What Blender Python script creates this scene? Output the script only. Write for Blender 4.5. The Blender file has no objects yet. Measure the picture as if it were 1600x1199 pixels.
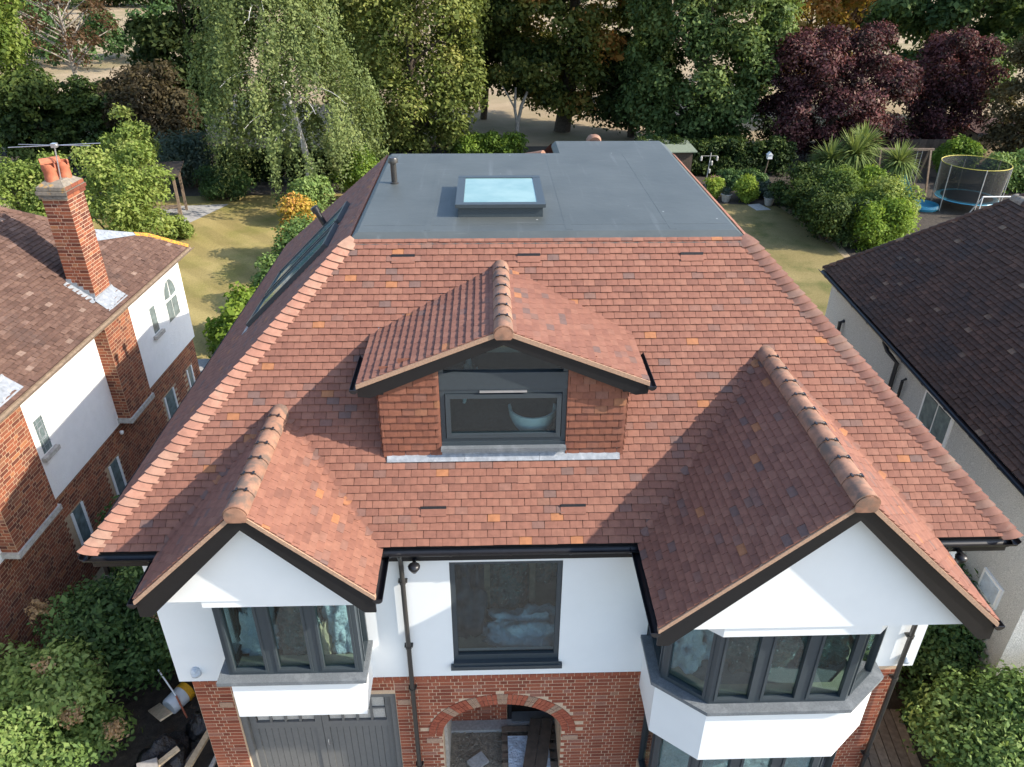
import bpy, math, random
import numpy as np
from mathutils import Vector, Matrix
random.seed(11)
C = bpy.context.scene.collection
SC = bpy.context.scene
V = Vector

# ------------------------------------------------------------------ camera
CAM = V((-0.8317, -7.4497, 12.0214))
def camera():
    pitch, yaw, roll = 0.5246, 0.0315, 0.0041
    f = V((math.sin(yaw)*math.cos(pitch), math.cos(yaw)*math.cos(pitch), -math.sin(pitch)))
    r = V((math.cos(yaw), -math.sin(yaw), 0)); u = r.cross(f)
    r2 = math.cos(roll)*r + math.sin(roll)*u; u2 = -math.sin(roll)*r + math.cos(roll)*u
    cd = bpy.data.cameras.new('camera'); cd.sensor_width = 36; cd.sensor_fit = 'HORIZONTAL'
    cd.lens = 36*1188.86/1600; cd.clip_start = .1; cd.clip_end = 2000
    co = bpy.data.objects.new('camera', cd); C.objects.link(co)
    m = Matrix((r2, u2, -f)).transposed().to_4x4(); m.translation = CAM
    co.matrix_world = m; SC.camera = co
camera()

# ------------------------------------------------------------------ sky, sun, exposure
SUN = V((.80, -.20, .566)).normalized()
W = bpy.data.worlds.new('World'); SC.world = W; W.use_nodes = True
nt = W.node_tree; bg = nt.nodes['Background']
sky = nt.nodes.new('ShaderNodeTexSky'); sky.sky_type = 'NISHITA'; sky.sun_disc = False
sky.sun_elevation = math.asin(SUN.z); sky.sun_rotation = math.atan2(SUN.x, SUN.y)
nt.links.new(sky.outputs[0], bg.inputs[0]); bg.inputs[1].default_value = .15
sl = bpy.data.lights.new('sun', 'SUN'); sl.energy = 3.1; sl.angle = math.radians(.5); sl.color = (1, .91, .79)
so = bpy.data.objects.new('sun', sl); C.objects.link(so)
so.rotation_euler = SUN.to_track_quat('Z', 'Y').to_euler(); so.location = (30, -10, 30)
SC.view_settings.view_transform = 'Standard'; SC.view_settings.look = 'None'
SC.view_settings.exposure = 1.42; SC.view_settings.gamma = 1
SC.view_settings.use_curve_mapping = False
SC.render.engine = 'CYCLES'; SC.cycles.use_denoising = True
SC.cycles.max_bounces = 8; SC.cycles.transparent_max_bounces = 12; SC.cycles.caustics_reflective = False; SC.cycles.caustics_refractive = False

# ------------------------------------------------------------------ materials
def newmat(name):
    m = bpy.data.materials.new(name); m.use_nodes = True
    t = m.node_tree; return m, t, t.nodes['Principled BSDF']
def nd(t, kind, **kw):
    n = t.nodes.new(kind)
    for k, v in kw.items(): setattr(n, k, v)
    return n
def noise(t, scale, detail=4, vec=None, rough=.6):
    n = nd(t, 'ShaderNodeTexNoise'); n.inputs['Scale'].default_value = scale; n.inputs['Detail'].default_value = detail
    n.inputs['Roughness'].default_value = rough
    if vec is not None: t.links.new(vec, n.inputs['Vector'])
    return n
def ramp(t, fac, stops, mode='LINEAR'):
    r = nd(t, 'ShaderNodeValToRGB'); r.color_ramp.interpolation = mode
    el = r.color_ramp.elements
    while len(el) < len(stops): el.new(.5)
    for e, (p, c) in zip(el, stops):
        e.position = p; e.color = (*c, 1) if len(c) == 3 else c
    t.links.new(fac, r.inputs[0]); return r
def mix(t, fac, a, b, blend='MIX'):
    m = nd(t, 'ShaderNodeMix', data_type='RGBA', blend_type=blend)
    for s, x in ((m.inputs[0], fac), (m.inputs[6], a), (m.inputs[7], b)):
        if isinstance(x, (int, float)): s.default_value = x
        elif isinstance(x, tuple): s.default_value = (*x, 1)
        else: t.links.new(x, s)
    return m.outputs[2]
def surf(name, col=None, pal=None, rough=.8, nscale=30, var=.25, bscale=None, bump=.0, bdist=.004, stain_or_glint=None, spec=.4, metal=0, coat=0):
    """pal: ramp over the per-piece random value; col: plain colour; stain: (scale, colour, low, high, strength)."""
    m, t, b = newmat(name)
    tc = nd(t, 'ShaderNodeTexCoord'); geo = nd(t, 'ShaderNodeNewGeometry'); pos = geo.outputs['Position']
    if pal:
        at = nd(t, 'ShaderNodeAttribute', attribute_name='rnd'); base = ramp(t, at.outputs['Fac'], pal).outputs[0]
    else:
        rg = nd(t, 'ShaderNodeRGB'); rg.outputs[0].default_value = (*col, 1); base = rg.outputs[0]
    n1 = noise(t, nscale, 5, pos)
    g = ramp(t, n1.outputs['Fac'], [(.25, (1-var,)*3), (.75, (1+var,)*3)]).outputs[0]
    out = mix(t, 1.0, base, g, 'MULTIPLY')
    if stain_or_glint:
        for (sc, c, lo, hi, st) in (stain_or_glint if isinstance(stain_or_glint, list) else [stain_or_glint]):
            n2 = noise(t, sc, 6, pos, .65)
            f = ramp(t, n2.outputs['Fac'], [(lo, (0, 0, 0)), (hi, (st, st, st))]).outputs[0]
            out = mix(t, f, out, c)
    t.links.new(out, b.inputs['Base Color'])
    b.inputs['Roughness'].default_value = rough; b.inputs['Specular IOR Level'].default_value = spec; b.inputs['Metallic'].default_value = metal
    b.inputs['Coat Weight'].default_value = coat
    if bump:
        n3 = noise(t, bscale or nscale*2, 5, pos)
        bp = nd(t, 'ShaderNodeBump'); bp.inputs['Strength'].default_value = bump; bp.inputs['Distance'].default_value = bdist
        t.links.new(n3.outputs['Fac'], bp.inputs['Height']); t.links.new(bp.outputs[0], b.inputs['Normal'])
    return m
def leafmat(name, pal, trans=.38, gloss=.015):
    m, t, b = newmat(name); t.nodes.remove(b)
    at = nd(t, 'ShaderNodeAttribute', attribute_name='rnd'); cr = ramp(t, at.outputs['Fac'], pal).outputs[0]
    d = nd(t, 'ShaderNodeBsdfDiffuse'); tr = nd(t, 'ShaderNodeBsdfTranslucent'); gl = nd(t, 'ShaderNodeBsdfGlossy')
    gl.inputs['Roughness'].default_value = .6; gl.inputs['Color'].default_value = (.8, .85, .7, 1)
    t.links.new(cr, d.inputs[0]); warm = mix(t, .6, cr, (1.25, 1.2, .55), 'MULTIPLY'); t.links.new(warm, tr.inputs[0])
    m1 = nd(t, 'ShaderNodeMixShader'); m1.inputs[0].default_value = trans
    t.links.new(d.outputs[0], m1.inputs[1]); t.links.new(tr.outputs[0], m1.inputs[2])
    m2 = nd(t, 'ShaderNodeMixShader'); m2.inputs[0].default_value = gloss
    t.links.new(m1.outputs[0], m2.inputs[1]); t.links.new(gl.outputs[0], m2.inputs[2])
    t.links.new(m2.outputs[0], t.nodes['Material Output'].inputs[0]); return m
def glassmat(name, tint=(.72, .86, .86), ior=1.5, rough=.01, boost=0.0):
    m, t, b = newmat(name); t.nodes.remove(b)
    tr = nd(t, 'ShaderNodeBsdfTransparent'); tr.inputs[0].default_value = (*tint, 1)
    gl = nd(t, 'ShaderNodeBsdfGlossy'); gl.inputs['Roughness'].default_value = rough
    fr = nd(t, 'ShaderNodeFresnel'); ge = nd(t, 'ShaderNodeNewGeometry'); mi = nd(t, 'ShaderNodeMix', data_type='FLOAT'); mi.inputs[2].default_value = ior; mi.inputs[3].default_value = 1/ior; t.links.new(ge.outputs['Backfacing'], mi.inputs[0]); t.links.new(mi.outputs[0], fr.inputs[0])
    ad = nd(t, 'ShaderNodeMath', operation='MULTIPLY_ADD'); ad.inputs[1].default_value = 1.5; ad.inputs[2].default_value = boost
    t.links.new(fr.outputs[0], ad.inputs[0])
    mx = nd(t, 'ShaderNodeMixShader'); t.links.new(ad.outputs[0], mx.inputs[0])
    t.links.new(tr.outputs[0], mx.inputs[1]); t.links.new(gl.outputs[0], mx.inputs[2])
    t.links.new(mx.outputs[0], t.nodes['Material Output'].inputs[0]); return m

RT = [(0, (0.170, 0.079, 0.057)), (.2, (0.196, 0.088, 0.062)), (.45, (0.222, 0.100, 0.069)), (.65, (0.242, 0.114, 0.078)), (.78, (0.180, 0.097, 0.076)), (.87, (0.145, 0.092, 0.078)), (.93, (0.257, 0.117, 0.071)), (.97, (0.299, 0.130, 0.064)), (1, (0.330, 0.141, 0.065))]
M = {}
M['tile'] = surf('clay_tile', pal=RT, rough=.82, nscale=14, var=.16, bscale=120, bump=.25, bdist=.003, spec=.25)
M['hip'] = surf('hip_clay', pal=[(0, (.26, .125, .088)), (.6, (.31, .155, .108)), (1, (.29, .175, .125))], rough=.85, nscale=9, var=.2, bscale=90, bump=.3, stain_or_glint=(5, (.34, .25, .18), .55, .75, .6))
M['ridge'] = surf('ridge_clay', pal=[(0, (.24, .125, .08)), (1, (.29, .155, .10))], rough=.8, nscale=10, var=.25, bump=.25, stain_or_glint=(4.6, (.12, .09, .07), .48, .62, .85))
M['walltile'] = surf('wall_tile', pal=[(0, (.15, .055, .035)), (.5, (.20, .075, .043)), (.8, (.18, .08, .055)), (1, (.27, .115, .055))], rough=.8, nscale=14, var=.2, bump=.25)
M['mortar_tan'] = surf('verge_mortar', col=(.36, .23, .155), rough=.95, nscale=40, var=.25, bump=.5)
M['under'] = surf('roof_underlay', col=(.06, .03, .025), rough=.9)
M['render'] = surf('white_render', col=(.74, .76, .755), rough=.75, nscale=3, var=.02, bscale=180, bump=.12, bdist=.002, spec=.3)
M['black'] = surf('black_plastic', col=(.012, .012, .014), rough=.38, nscale=20, var=.2, spec=.5)
M['blackboard'] = surf('black_fascia', col=(.010, .010, .011), rough=.5, nscale=20, var=.2, spec=.35)
M['anth'] = surf('anthracite_frame', col=(.038, .050, .058), rough=.42, nscale=20, var=.08, spec=.5)
M['pipe'] = surf('downpipe_plastic', col=(.035, .033, .03), rough=.35, nscale=20, var=.15, spec=.5)
M['sillstone'] = surf('grey_sill', col=(.13, .145, .155), rough=.55, nscale=60, var=.3, bump=.1, stain_or_glint=(6, (.24, .26, .27), .5, .72, .6))
M['lead'] = surf('lead_sheet', col=(.24, .26, .28), rough=.5, nscale=12, var=.3, bump=.4, bdist=.01, stain_or_glint=(9, (.45, .46, .47), .52, .7, .6), spec=.5)
M['brick'] = surf('red_brick', pal=[(0, (.17, .042, .022)), (.4, (.25, .066, .034)), (.8, (.30, .088, .044)), (.95, (.26, .11, .075)), (1, (.30, .15, .09))], rough=.85, nscale=40, var=.3, bump=.4)
M['archbrick'] = surf('arch_brick', pal=[(0, (.25, .06, .032)), (1, (.34, .095, .05))], rough=.8, nscale=40, var=.25, bump=.3)
M['brick2'] = surf('old_red_brick', pal=[(0, (.10, .03, .018)), (.4, (.20, .058, .030)), (.75, (.28, .090, .042)), (.9, (.14, .06, .04)), (1, (.34, .14, .06))], rough=.88, nscale=30, var=.35, bump=.5, stain_or_glint=(1.3, (.05, .03, .025), .56, .8, .6))
M['mortar'] = surf('pale_mortar', col=(.52, .38, .26), rough=.95, nscale=60, var=.2, bump=.4)
M['mortar2'] = surf('old_mortar', col=(.42, .31, .20), rough=.95, nscale=50, var=.3, bump=.4, stain_or_glint=(1.3, (.15, .11, .09), .55, .8, .6))
M['glass'] = glassmat('window_glass', (.74, .84, .84))
M['oldglass'] = glassmat('old_glass', (.45, .52, .5), rough=.06, boost=.03)
M['garage'] = surf('garage_grey_paint', col=(.135, .135, .13), rough=.5, nscale=15, var=.1, spec=.4)
M['frost'] = surf('obscured_glass', col=(.42, .40, .36), rough=.35, nscale=90, var=.35, spec=.5)
M['white'] = surf('white_paint', col=(.78, .78, .76), rough=.5, nscale=10, var=.05)
M['whitewash'] = surf('old_white_render', col=(.82, .82, .80), rough=.9, nscale=5, var=.04, bscale=28, bump=.8, bdist=.02)
M['oldtile'] = surf('weathered_tile', pal=[(0, (.075, .040, .028)), (.35, (.105, .058, .042)), (.7, (.135, .078, .056)), (.9, (.16, .098, .074)), (.96, (.17, .07, .045)), (1, (.24, .19, .15))], rough=.92, nscale=16, var=.35, bump=.6, bdist=.006, stain_or_glint=[(1.6, (.065, .042, .035), .54, .72, .7), (22, (.40, .37, .33), .70, .78, .5)])
M['darktile'] = surf('dark_weathered_tile', pal=[(0, (0.052, 0.029, 0.019)), (.5, (0.078, 0.044, 0.029)), (.85, (0.099, 0.053, 0.034)), (.95, (0.129, 0.071, 0.044)), (1, (0.190, 0.133, 0.085))], rough=.9, nscale=18, var=.35, bump=.6, stain_or_glint=[(1.1, (.042, .033, .028), .5, .62, .7), (20, (.26, .24, .21), .71, .78, .55)])
M['lichen'] = surf('orange_lichen', col=(.55, .27, .035), rough=.95, nscale=25, var=.5, bump=1, bdist=.02, stain_or_glint=(14, (.16, .10, .07), .5, .62, .9))
M['terra'] = surf('terracotta', col=(.42, .135, .07), rough=.8, nscale=14, var=.25, bump=.2)
M['oldcap'] = surf('chimney_cap', col=(.19, .165, .13), rough=.95, nscale=16, var=.4, bump=.8, stain_or_glint=(7, (.50, .27, .05), .56, .66, .9))
M['metal'] = surf('aluminium', col=(.55, .56, .57), rough=.35, metal=.8, nscale=10, var=.1)
M['pebble'] = surf('pebbledash', col=(.47, .46, .43), rough=.95, nscale=70, var=.55, bscale=70, bump=1, bdist=.012)
M['stone'] = surf('pale_stone', col=(.40, .38, .34), rough=.9, nscale=14, var=.35, bump=.5)
M['concrete'] = surf('concrete', col=(.33, .32, .30), rough=.92, nscale=20, var=.25, bump=.3)
M['timber'] = surf('weathered_timber', pal=[(0, (.14, .10, .07)), (1, (.24, .18, .125))], rough=.85, nscale=12, var=.4, bump=.4)
M['newtimber'] = surf('pale_timber', pal=[(0, (.42, .31, .19)), (1, (.55, .43, .28))], rough=.8, nscale=18, var=.25, bump=.2)
M['darktimber'] = surf('dark_timber', pal=[(0, (.05, .037, .027)), (1, (.085, .062, .045))], rough=.85, nscale=10, var=.4, bump=.4)
M['bag'] = surf('black_polythene', col=(.010, .010, .011), rough=.28, nscale=10, var=.3, bscale=22, bump=.9, bdist=.03, spec=.6)
M['sheetblue'] = surf('blue_white_sheet', col=(.50, .56, .62), rough=.7, nscale=5, var=.2, bscale=7, bump=1, bdist=.09)
M['teal'] = surf('teal_plastic_wrap', col=(.035, .085, .09), rough=.22, nscale=5, var=.8, bscale=11, bump=1, bdist=.09, spec=.8, stain_or_glint=[(6, (.10, .075, .05), .52, .6, .8), (13, (.40, .50, .52), .60, .68, .8)])  # pale blotch layer paints whitish highlights of crumpled plastic into the colour
M['khaki'] = surf('khaki_board', col=(.30, .28, .20), rough=.8, nscale=4, var=.2)
M['floorin'] = surf('dusty_floorboards', col=(.32, .30, .24), rough=.8, nscale=3, var=.3)
M['wallin'] = surf('plaster_wall', col=(.48, .48, .45), rough=.9, nscale=3, var=.1)
M['navy'] = surf('dark_blue_cover', col=(.02, .035, .06), rough=.6, nscale=6, var=.3, bump=.4, bscale=8, bdist=.04)

# flat roof membrane with scuffs
def membrane():
    m, t, b = newmat('grey_membrane'); geo = nd(t, 'ShaderNodeNewGeometry'); pos = geo.outputs['Position']
    n1 = noise(t, 1.1, 6, pos); base = ramp(t, n1.outputs['Fac'], [(.3, (.060, .069, .066)), (.7, (.080, .090, .086))]).outputs[0]
    mp = nd(t, 'ShaderNodeMapping'); mp.inputs['Scale'].default_value = (1.3, 26, 20); mp.inputs['Rotation'].default_value = (0, 0, .25); t.links.new(pos, mp.inputs[0])
    n2 = noise(t, 1, 3, mp.outputs[0], .5); f = ramp(t, n2.outputs['Fac'], [(.69, (0, 0, 0)), (.78, (.2, .2, .2))]).outputs[0]
    mp2 = nd(t, 'ShaderNodeMapping'); mp2.inputs['Scale'].default_value = (9, .45, 8); mp2.inputs['Rotation'].default_value = (0, 0, -.4); t.links.new(pos, mp2.inputs[0])
    n4 = noise(t, 1, 3, mp2.outputs[0], .5); f4 = ramp(t, n4.outputs['Fac'], [(.62, (0, 0, 0)), (.80, (.12, .12, .12))]).outputs[0]
    o = mix(t, f, base, (.48, .50, .51)); o = mix(t, f4, o, (.36, .39, .40))
    v = nd(t, 'ShaderNodeTexVoronoi'); v.inputs['Scale'].default_value = 2.3; t.links.new(pos, v.inputs['Vector'])
    f5 = ramp(t, v.outputs['Distance'], [(.02, (.6, .6, .6)), (.045, (0, 0, 0))]).outputs[0]
    o = mix(t, f5, o, (.60, .61, .60))
    t.links.new(o, b.inputs['Base Color']); b.inputs['Roughness'].default_value = .5; b.inputs['Specular IOR Level'].default_value = .5
    n3 = noise(t, 5, 4, pos); bp = nd(t, 'ShaderNodeBump'); bp.inputs['Strength'].default_value = .25; bp.inputs['Distance'].default_value = .02
    t.links.new(n3.outputs['Fac'], bp.inputs['Height']); t.links.new(bp.outputs[0], b.inputs['Normal']); return m
M['membrane'] = membrane()
def skyglass():
    m, t, b = newmat('rooflight_glass'); geo = nd(t, 'ShaderNodeNewGeometry')
    n1 = noise(t, 1.4, 3, geo.outputs['Position']); o = ramp(t, n1.outputs['Fac'], [(.35, (.14, .25, .235)), (.65, (.21, .32, .295))]).outputs[0]
    t.links.new(o, b.inputs['Base Color']); b.inputs['Roughness'].default_value = .06; b.inputs['Specular IOR Level'].default_value = .35; return m
M['skyglass'] = skyglass()
def grassmat(name, a, bcol, green, gs, stripes=False):
    m, t, b = newmat(name); geo = nd(t, 'ShaderNodeNewGeometry'); pos = geo.outputs['Position']
    n1 = noise(t, .35, 6, pos); base = ramp(t, n1.outputs['Fac'], [(.35, a), (.65, bcol)]).outputs[0]
    n2 = noise(t, gs, 5, pos); f = ramp(t, n2.outputs['Fac'], [(.48, (0, 0, 0)), (.66, (.75, .75, .75))]).outputs[0]
    o = mix(t, f, base, green)
    n3 = noise(t, 14, 6, pos, .75); g = ramp(t, n3.outputs['Fac'], [(.3, (.72,)*3), (.7, (1.25,)*3)]).outputs[0]
    o = mix(t, 1.0, o, g, 'MULTIPLY')
    if stripes:
        wv = nd(t, 'ShaderNodeTexWave', wave_type='BANDS', bands_direction='DIAGONAL'); wv.inputs['Scale'].default_value = .32; wv.inputs['Distortion'].default_value = 1.2
        t.links.new(pos, wv.inputs['Vector']); g2 = ramp(t, wv.outputs['Fac'], [(.3, (.9,)*3), (.7, (1.08,)*3)]).outputs[0]; o = mix(t, 1.0, o, g2, 'MULTIPLY')
    t.links.new(o, b.inputs['Base Color']); b.inputs['Roughness'].default_value = .95; b.inputs['Specular IOR Level'].default_value = .1
    n4 = noise(t, 40, 4, pos); bp = nd(t, 'ShaderNodeBump'); bp.inputs['Strength'].default_value = .8; bp.inputs['Distance'].default_value = .03
    t.links.new(n4.outputs['Fac'], bp.inputs['Height']); t.links.new(bp.outputs[0], b.inputs['Normal']); return m
M['field'] = grassmat('dry_field', (.30, .23, .145), (.37, .285, .185), (.22, .19, .10), .12)
M['lawn'] = grassmat('dry_lawn', (.26, .205, .078), (.32, .255, .105), (.19, .175, .05), .45, True)
M['lawn2'] = grassmat('dry_lawn_green', (.19, .155, .065), (.25, .20, .09), (.09, .10, .032), .6)  # lawn colours darkened to stand in for the shrubs' shade
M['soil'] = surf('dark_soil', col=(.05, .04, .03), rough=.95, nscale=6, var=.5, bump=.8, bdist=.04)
M['rubble'] = surf('sandy_rubble', col=(.27, .23, .17), rough=.95, nscale=16, var=.45, bump=1, bdist=.03)
M['paving'] = surf('paving', col=(.20, .19, .18), rough=.9, nscale=8, var=.3, bump=.3)

# leaf palettes
def pal(*cs): return [(i/(len(cs)-1), c) for i, c in enumerate(cs)]
LM = {
 'lime': leafmat('lime_leaf', pal((0.060, 0.087, 0.021), (0.128, 0.167, 0.037), (0.226, 0.254, 0.067), (0.332, 0.319, 0.100))),
 'birch': leafmat('birch_leaf', pal((0.068, 0.094, 0.035), (0.136, 0.181, 0.060), (0.219, 0.261, 0.091), (0.302, 0.326, 0.133))),
 'dark': leafmat('dark_leaf', pal((0.015, 0.025, 0.009), (0.030, 0.048, 0.014), (0.054, 0.078, 0.021), (0.098, 0.114, 0.030))),
 'yew': leafmat('yew_leaf', pal((0.014, 0.027, 0.010), (0.026, 0.047, 0.013), (0.056, 0.083, 0.018), (0.102, 0.127, 0.027)), .2),
 'green': leafmat('green_leaf', pal((0.034, 0.063, 0.022), (0.070, 0.117, 0.036), (0.133, 0.188, 0.058), (0.211, 0.255, 0.083))),
 'chest': leafmat('chestnut_leaf', pal((0.029, 0.045, 0.013), (0.061, 0.087, 0.021), (0.124, 0.140, 0.032), (0.218, 0.203, 0.045), (0.408, 0.182, 0.045))),
 'orange': leafmat('orange_leaf', pal((0.114, 0.121, 0.025), (0.229, 0.187, 0.035), (0.435, 0.220, 0.051), (0.526, 0.187, 0.061))),
 'purple': leafmat('purple_leaf', pal((0.016, 0.009, 0.010), (0.039, 0.015, 0.018), (0.085, 0.027, 0.035), (0.169, 0.062, 0.063), (0.247, 0.150, 0.127)), .3, .02),
 'brown': leafmat('brown_leaf', pal((.05, .028, .015), (.10, .055, .028), (.16, .09, .045))),
 'plum': leafmat('bronze_leaf', pal((0.023, 0.018, 0.012), (0.049, 0.037, 0.021), (0.098, 0.077, 0.040), (0.156, 0.125, 0.058))),
 'ivy': leafmat('ivy_leaf', pal((0.057, 0.094, 0.018), (0.114, 0.171, 0.030), (0.194, 0.253, 0.051), (0.275, 0.319, 0.081))),
 'apple': leafmat('apple_leaf', pal((0.072, 0.115, 0.026), (0.144, 0.207, 0.042), (0.239, 0.299, 0.069), (0.323, 0.345, 0.106))),
 'bright': leafmat('bright_leaf', pal((0.062, 0.110, 0.017), (0.125, 0.200, 0.026), (0.198, 0.280, 0.037), (0.291, 0.360, 0.055))),
 'yellow': leafmat('yellow_leaf', pal((.16, .17, .03), (.34, .27, .04), (.52, .34, .06), (.55, .26, .08))),
 'shrub': leafmat('shrub_leaf', pal((0.027, 0.054, 0.020), (0.052, 0.102, 0.031), (0.094, 0.162, 0.046), (0.162, 0.240, 0.072)), .3, .02),
 'viburnum': leafmat('viburnum_leaf', pal((0.050, 0.090, 0.026), (0.100, 0.168, 0.044), (0.175, 0.252, 0.066), (0.262, 0.336, 0.110)), .3, .02),
 'grey': leafmat('grey_green_leaf', pal((.045, .07, .05), (.08, .11, .08), (.13, .16, .12))),
 'hydr': leafmat('dead_flower', pal((.24, .15, .08), (.36, .24, .13), (.45, .33, .2))),
 'spike': leafmat('spike_leaf', pal((.07, .11, .03), (.15, .20, .055), (.27, .31, .11)), .25),
 'pink': leafmat('pink_petal', pal((.42, .2, .2), (.5, .32, .3))),
}
M['bark'] = surf('bark', col=(.075, .058, .042), rough=.95, nscale=9, var=.5, bump=1, bdist=.04)
M['palebark'] = surf('pale_bark', col=(.27, .24, .20), rough=.9, nscale=7, var=.4, bump=.6, bdist=.03)
M['birchbark'] = surf('birch_bark', col=(.52, .50, .46), rough=.8, nscale=6, var=.2, stain_or_glint=(5, (.05, .045, .04), .58, .66, .9))

# ------------------------------------------------------------------ mesh helpers
class MB:
    def __init__(s): s.v, s.f, s.r = [], [], []
    def add(s, vs, fs, r=None):
        o = len(s.v); r = random.random() if r is None else r
        s.v += [tuple(p) for p in vs]; s.f += [tuple(i+o for i in f) for f in fs]; s.r += [r]*len(fs); return s
    def hexa(s, p, r=None, back=True):
        fs = [(4, 5, 6, 7), (0, 1, 5, 4), (1, 2, 6, 5), (2, 3, 7, 6), (3, 0, 4, 7)]
        if back: fs.append((3, 2, 1, 0))
        return s.add(p, fs, r)
    def box(s, x0, y0, z0, x1, y1, z1, r=None):
        return s.hexa([(x0, y0, z0), (x1, y0, z0), (x1, y1, z0), (x0, y1, z0), (x0, y0, z1), (x1, y0, z1), (x1, y1, z1), (x0, y1, z1)], r)
    def bar(s, a, b, w, h, up=(0, 0, 1), r=None):
        a, b, up = V(a), V(b), V(up); d = (b-a).normalized(); x = d.cross(up)
        if x.length < 1e-4: x = d.cross(V((1, 0, 0)))
        x.normalize(); y = x.cross(d).normalized(); x = x*(w/2); y = y*(h/2)
        return s.hexa([a-x-y, a+x-y, b+x-y, b-x-y, a-x+y, a+x+y, b+x+y, b-x+y], r)
    def prism(s, poly, vec, r=None):
        n = len(poly); vec = V(vec); q = [V(p) for p in poly]
        return s.add(q+[p+vec for p in q], [tuple(range(n-1, -1, -1)), tuple(range(n, 2*n))]+[(i, (i+1) % n, n+(i+1) % n, n+i) for i in range(n)], r)
    def tube(s, pts, rad, seg=8, r=None, caps=True):
        pts = [V(p) for p in pts]; n = len(pts); rad = [rad]*n if isinstance(rad, (int, float)) else rad
        vs, ref = [], V((.3, .2, 1)).normalized()
        for i, p in enumerate(pts):
            d = (pts[min(i+1, n-1)]-pts[max(i-1, 0)]).normalized(); x = d.cross(ref)
            if x.length < .05: x = d.cross(V((1, 0, 0)))
            x.normalize(); y = d.cross(x)
            for k in range(seg):
                a = 2*math.pi*k/seg; vs.append(p+x*(rad[i]*math.cos(a))+y*(rad[i]*math.sin(a)))
        fs = [(i*seg+k, i*seg+(k+1) % seg, (i+1)*seg+(k+1) % seg, (i+1)*seg+k) for i in range(n-1) for k in range(seg)]
        if caps: fs += [tuple(range(seg-1, -1, -1)), tuple((n-1)*seg+k for k in range(seg))]
        return s.add(vs, fs, r)
    def lathe(s, prof, c, seg=20, r=None, wob=0):
        c = V(c); vs = []; n = len(prof)
        for (rr, z) in prof:
            for k in range(seg):
                a = 2*math.pi*k/seg; q = rr*(1+wob*math.sin(a*3+z*7)); vs.append((c.x+q*math.cos(a), c.y+q*math.sin(a), c.z+z))
        fs = [(i*seg+k, i*seg+(k+1) % seg, (i+1)*seg+(k+1) % seg, (i+1)*seg+k) for i in range(n-1) for k in range(seg)]
        fs += [tuple(range(seg-1, -1, -1)), tuple((n-1)*seg+k for k in range(seg))]
        return s.add(vs, fs, r)
    def half(s, a, b, rad, up, seg=10, th=.012, arc=math.pi, flip=False, r=None, rad2=None):
        """half-round channel or cover from a to b; up = the way its back faces"""
        a, b, up = V(a), V(b), V(up).normalized(); d = (b-a).normalized(); x = d.cross(up).normalized(); up = x.cross(d)
        vs = []
        for (p, R) in ((a, rad), (b, rad2 or rad)):
            for rr in (R, R-th):
                for k in range(seg+1):
                    t = -arc/2+arc*k/seg; vs.append(p+x*(rr*math.sin(t))+up*(rr*math.cos(t)))
        m = seg+1; fs = []
        for k in range(seg):
            fs += [(k, k+1, 2*m+k+1, 2*m+k), (m+k+1, m+k, 3*m+k, 3*m+k+1), (k+1, k, m+k, m+k+1), (2*m+k, 2*m+k+1, 3*m+k+1, 3*m+k)]
        fs += [(0, 2*m, 3*m, m), (seg, m+seg, 3*m+seg, 2*m+seg)]
        return s.add(vs, fs, r)
    def mesh(s, name, mat, smooth=False):
        me = bpy.data.meshes.new(name); me.from_pydata(s.v, [], s.f); me.materials.append(mat)
        at = me.attributes.new('rnd', 'FLOAT', 'FACE'); at.data.foreach_set('value', s.r)
        if smooth: me.polygons.foreach_set('use_smooth', [True]*len(me.polygons))
        me.update(); return me
    def build(s, name, mat, parent=None, smooth=False, **kw):
        return put(name, s.mesh(name, mat, smooth), parent, **kw)
def put(name, me, parent=None, label=None, cat=None, group=None, kind=None, mat=None):
    o = bpy.data.objects.new(name, me); C.objects.link(o)
    if parent is not None: o.parent = parent
    if mat is not None: o.matrix_local = mat
    if label: o['label'] = label
    if cat: o['category'] = cat
    if group: o['group'] = group
    if kind: o['kind'] = kind
    return o
def thing(name, label, cat, loc=(0, 0, 0), rz=0, group=None):
    o = put(name, None, None, label, cat, group); o.location = loc; o.rotation_euler = (0, 0, rz); return o
def smooth_by_angle(o, deg=40):
    me = o.data; me.polygons.foreach_set('use_smooth', [True]*len(me.polygons))
    try: me.set_sharp_from_angle(angle=math.radians(deg))
    except Exception: pass

# a plane with its own axes: u along the eave, s up the slope, n out of it
class Frame:
    def __init__(s, O, u, sv): s.O, s.u, s.s = V(O), V(u), V(sv).normalized(); s.n = s.u.cross(s.s).normalized()
    def p(s, a, b, c=0): return s.O+s.u*a+s.s*b+s.n*c

TL, TW, TG = .168, .165, .1
def tile_verts(w, ln=TL, tail=.038, head=.008, th=.014, camber=.003):
    """local: x along the course, y up the slope, z out; tail at y=0"""
    h = w/2
    top = [(-h, 0, tail-camber), (0, 0, tail), (h, 0, tail-camber), (h, ln, head-camber), (0, ln, head), (-h, ln, head-camber)]
    bot = [(-h, 0, tail-th-camber), (0, 0, tail-th), (h, 0, tail-th-camber)]
    fs = [(0, 1, 4, 5), (1, 2, 3, 4), (6, 7, 1, 0), (7, 8, 2, 1), (6, 0, 5), (8, 3, 2)]
    return top+bot, fs
_tilecache = {}
def tile_mesh(mat, variant, tail=.038):
    k = (mat.name, variant, tail)
    if k not in _tilecache:
        b = MB(); vs, fs = tile_verts(TW-.005, tail=tail); b.add(vs, fs, (variant+.5)/16 if variant < 15 else .985); _tilecache[k] = b.mesh('tile', mat)
    return _tilecache[k]
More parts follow.
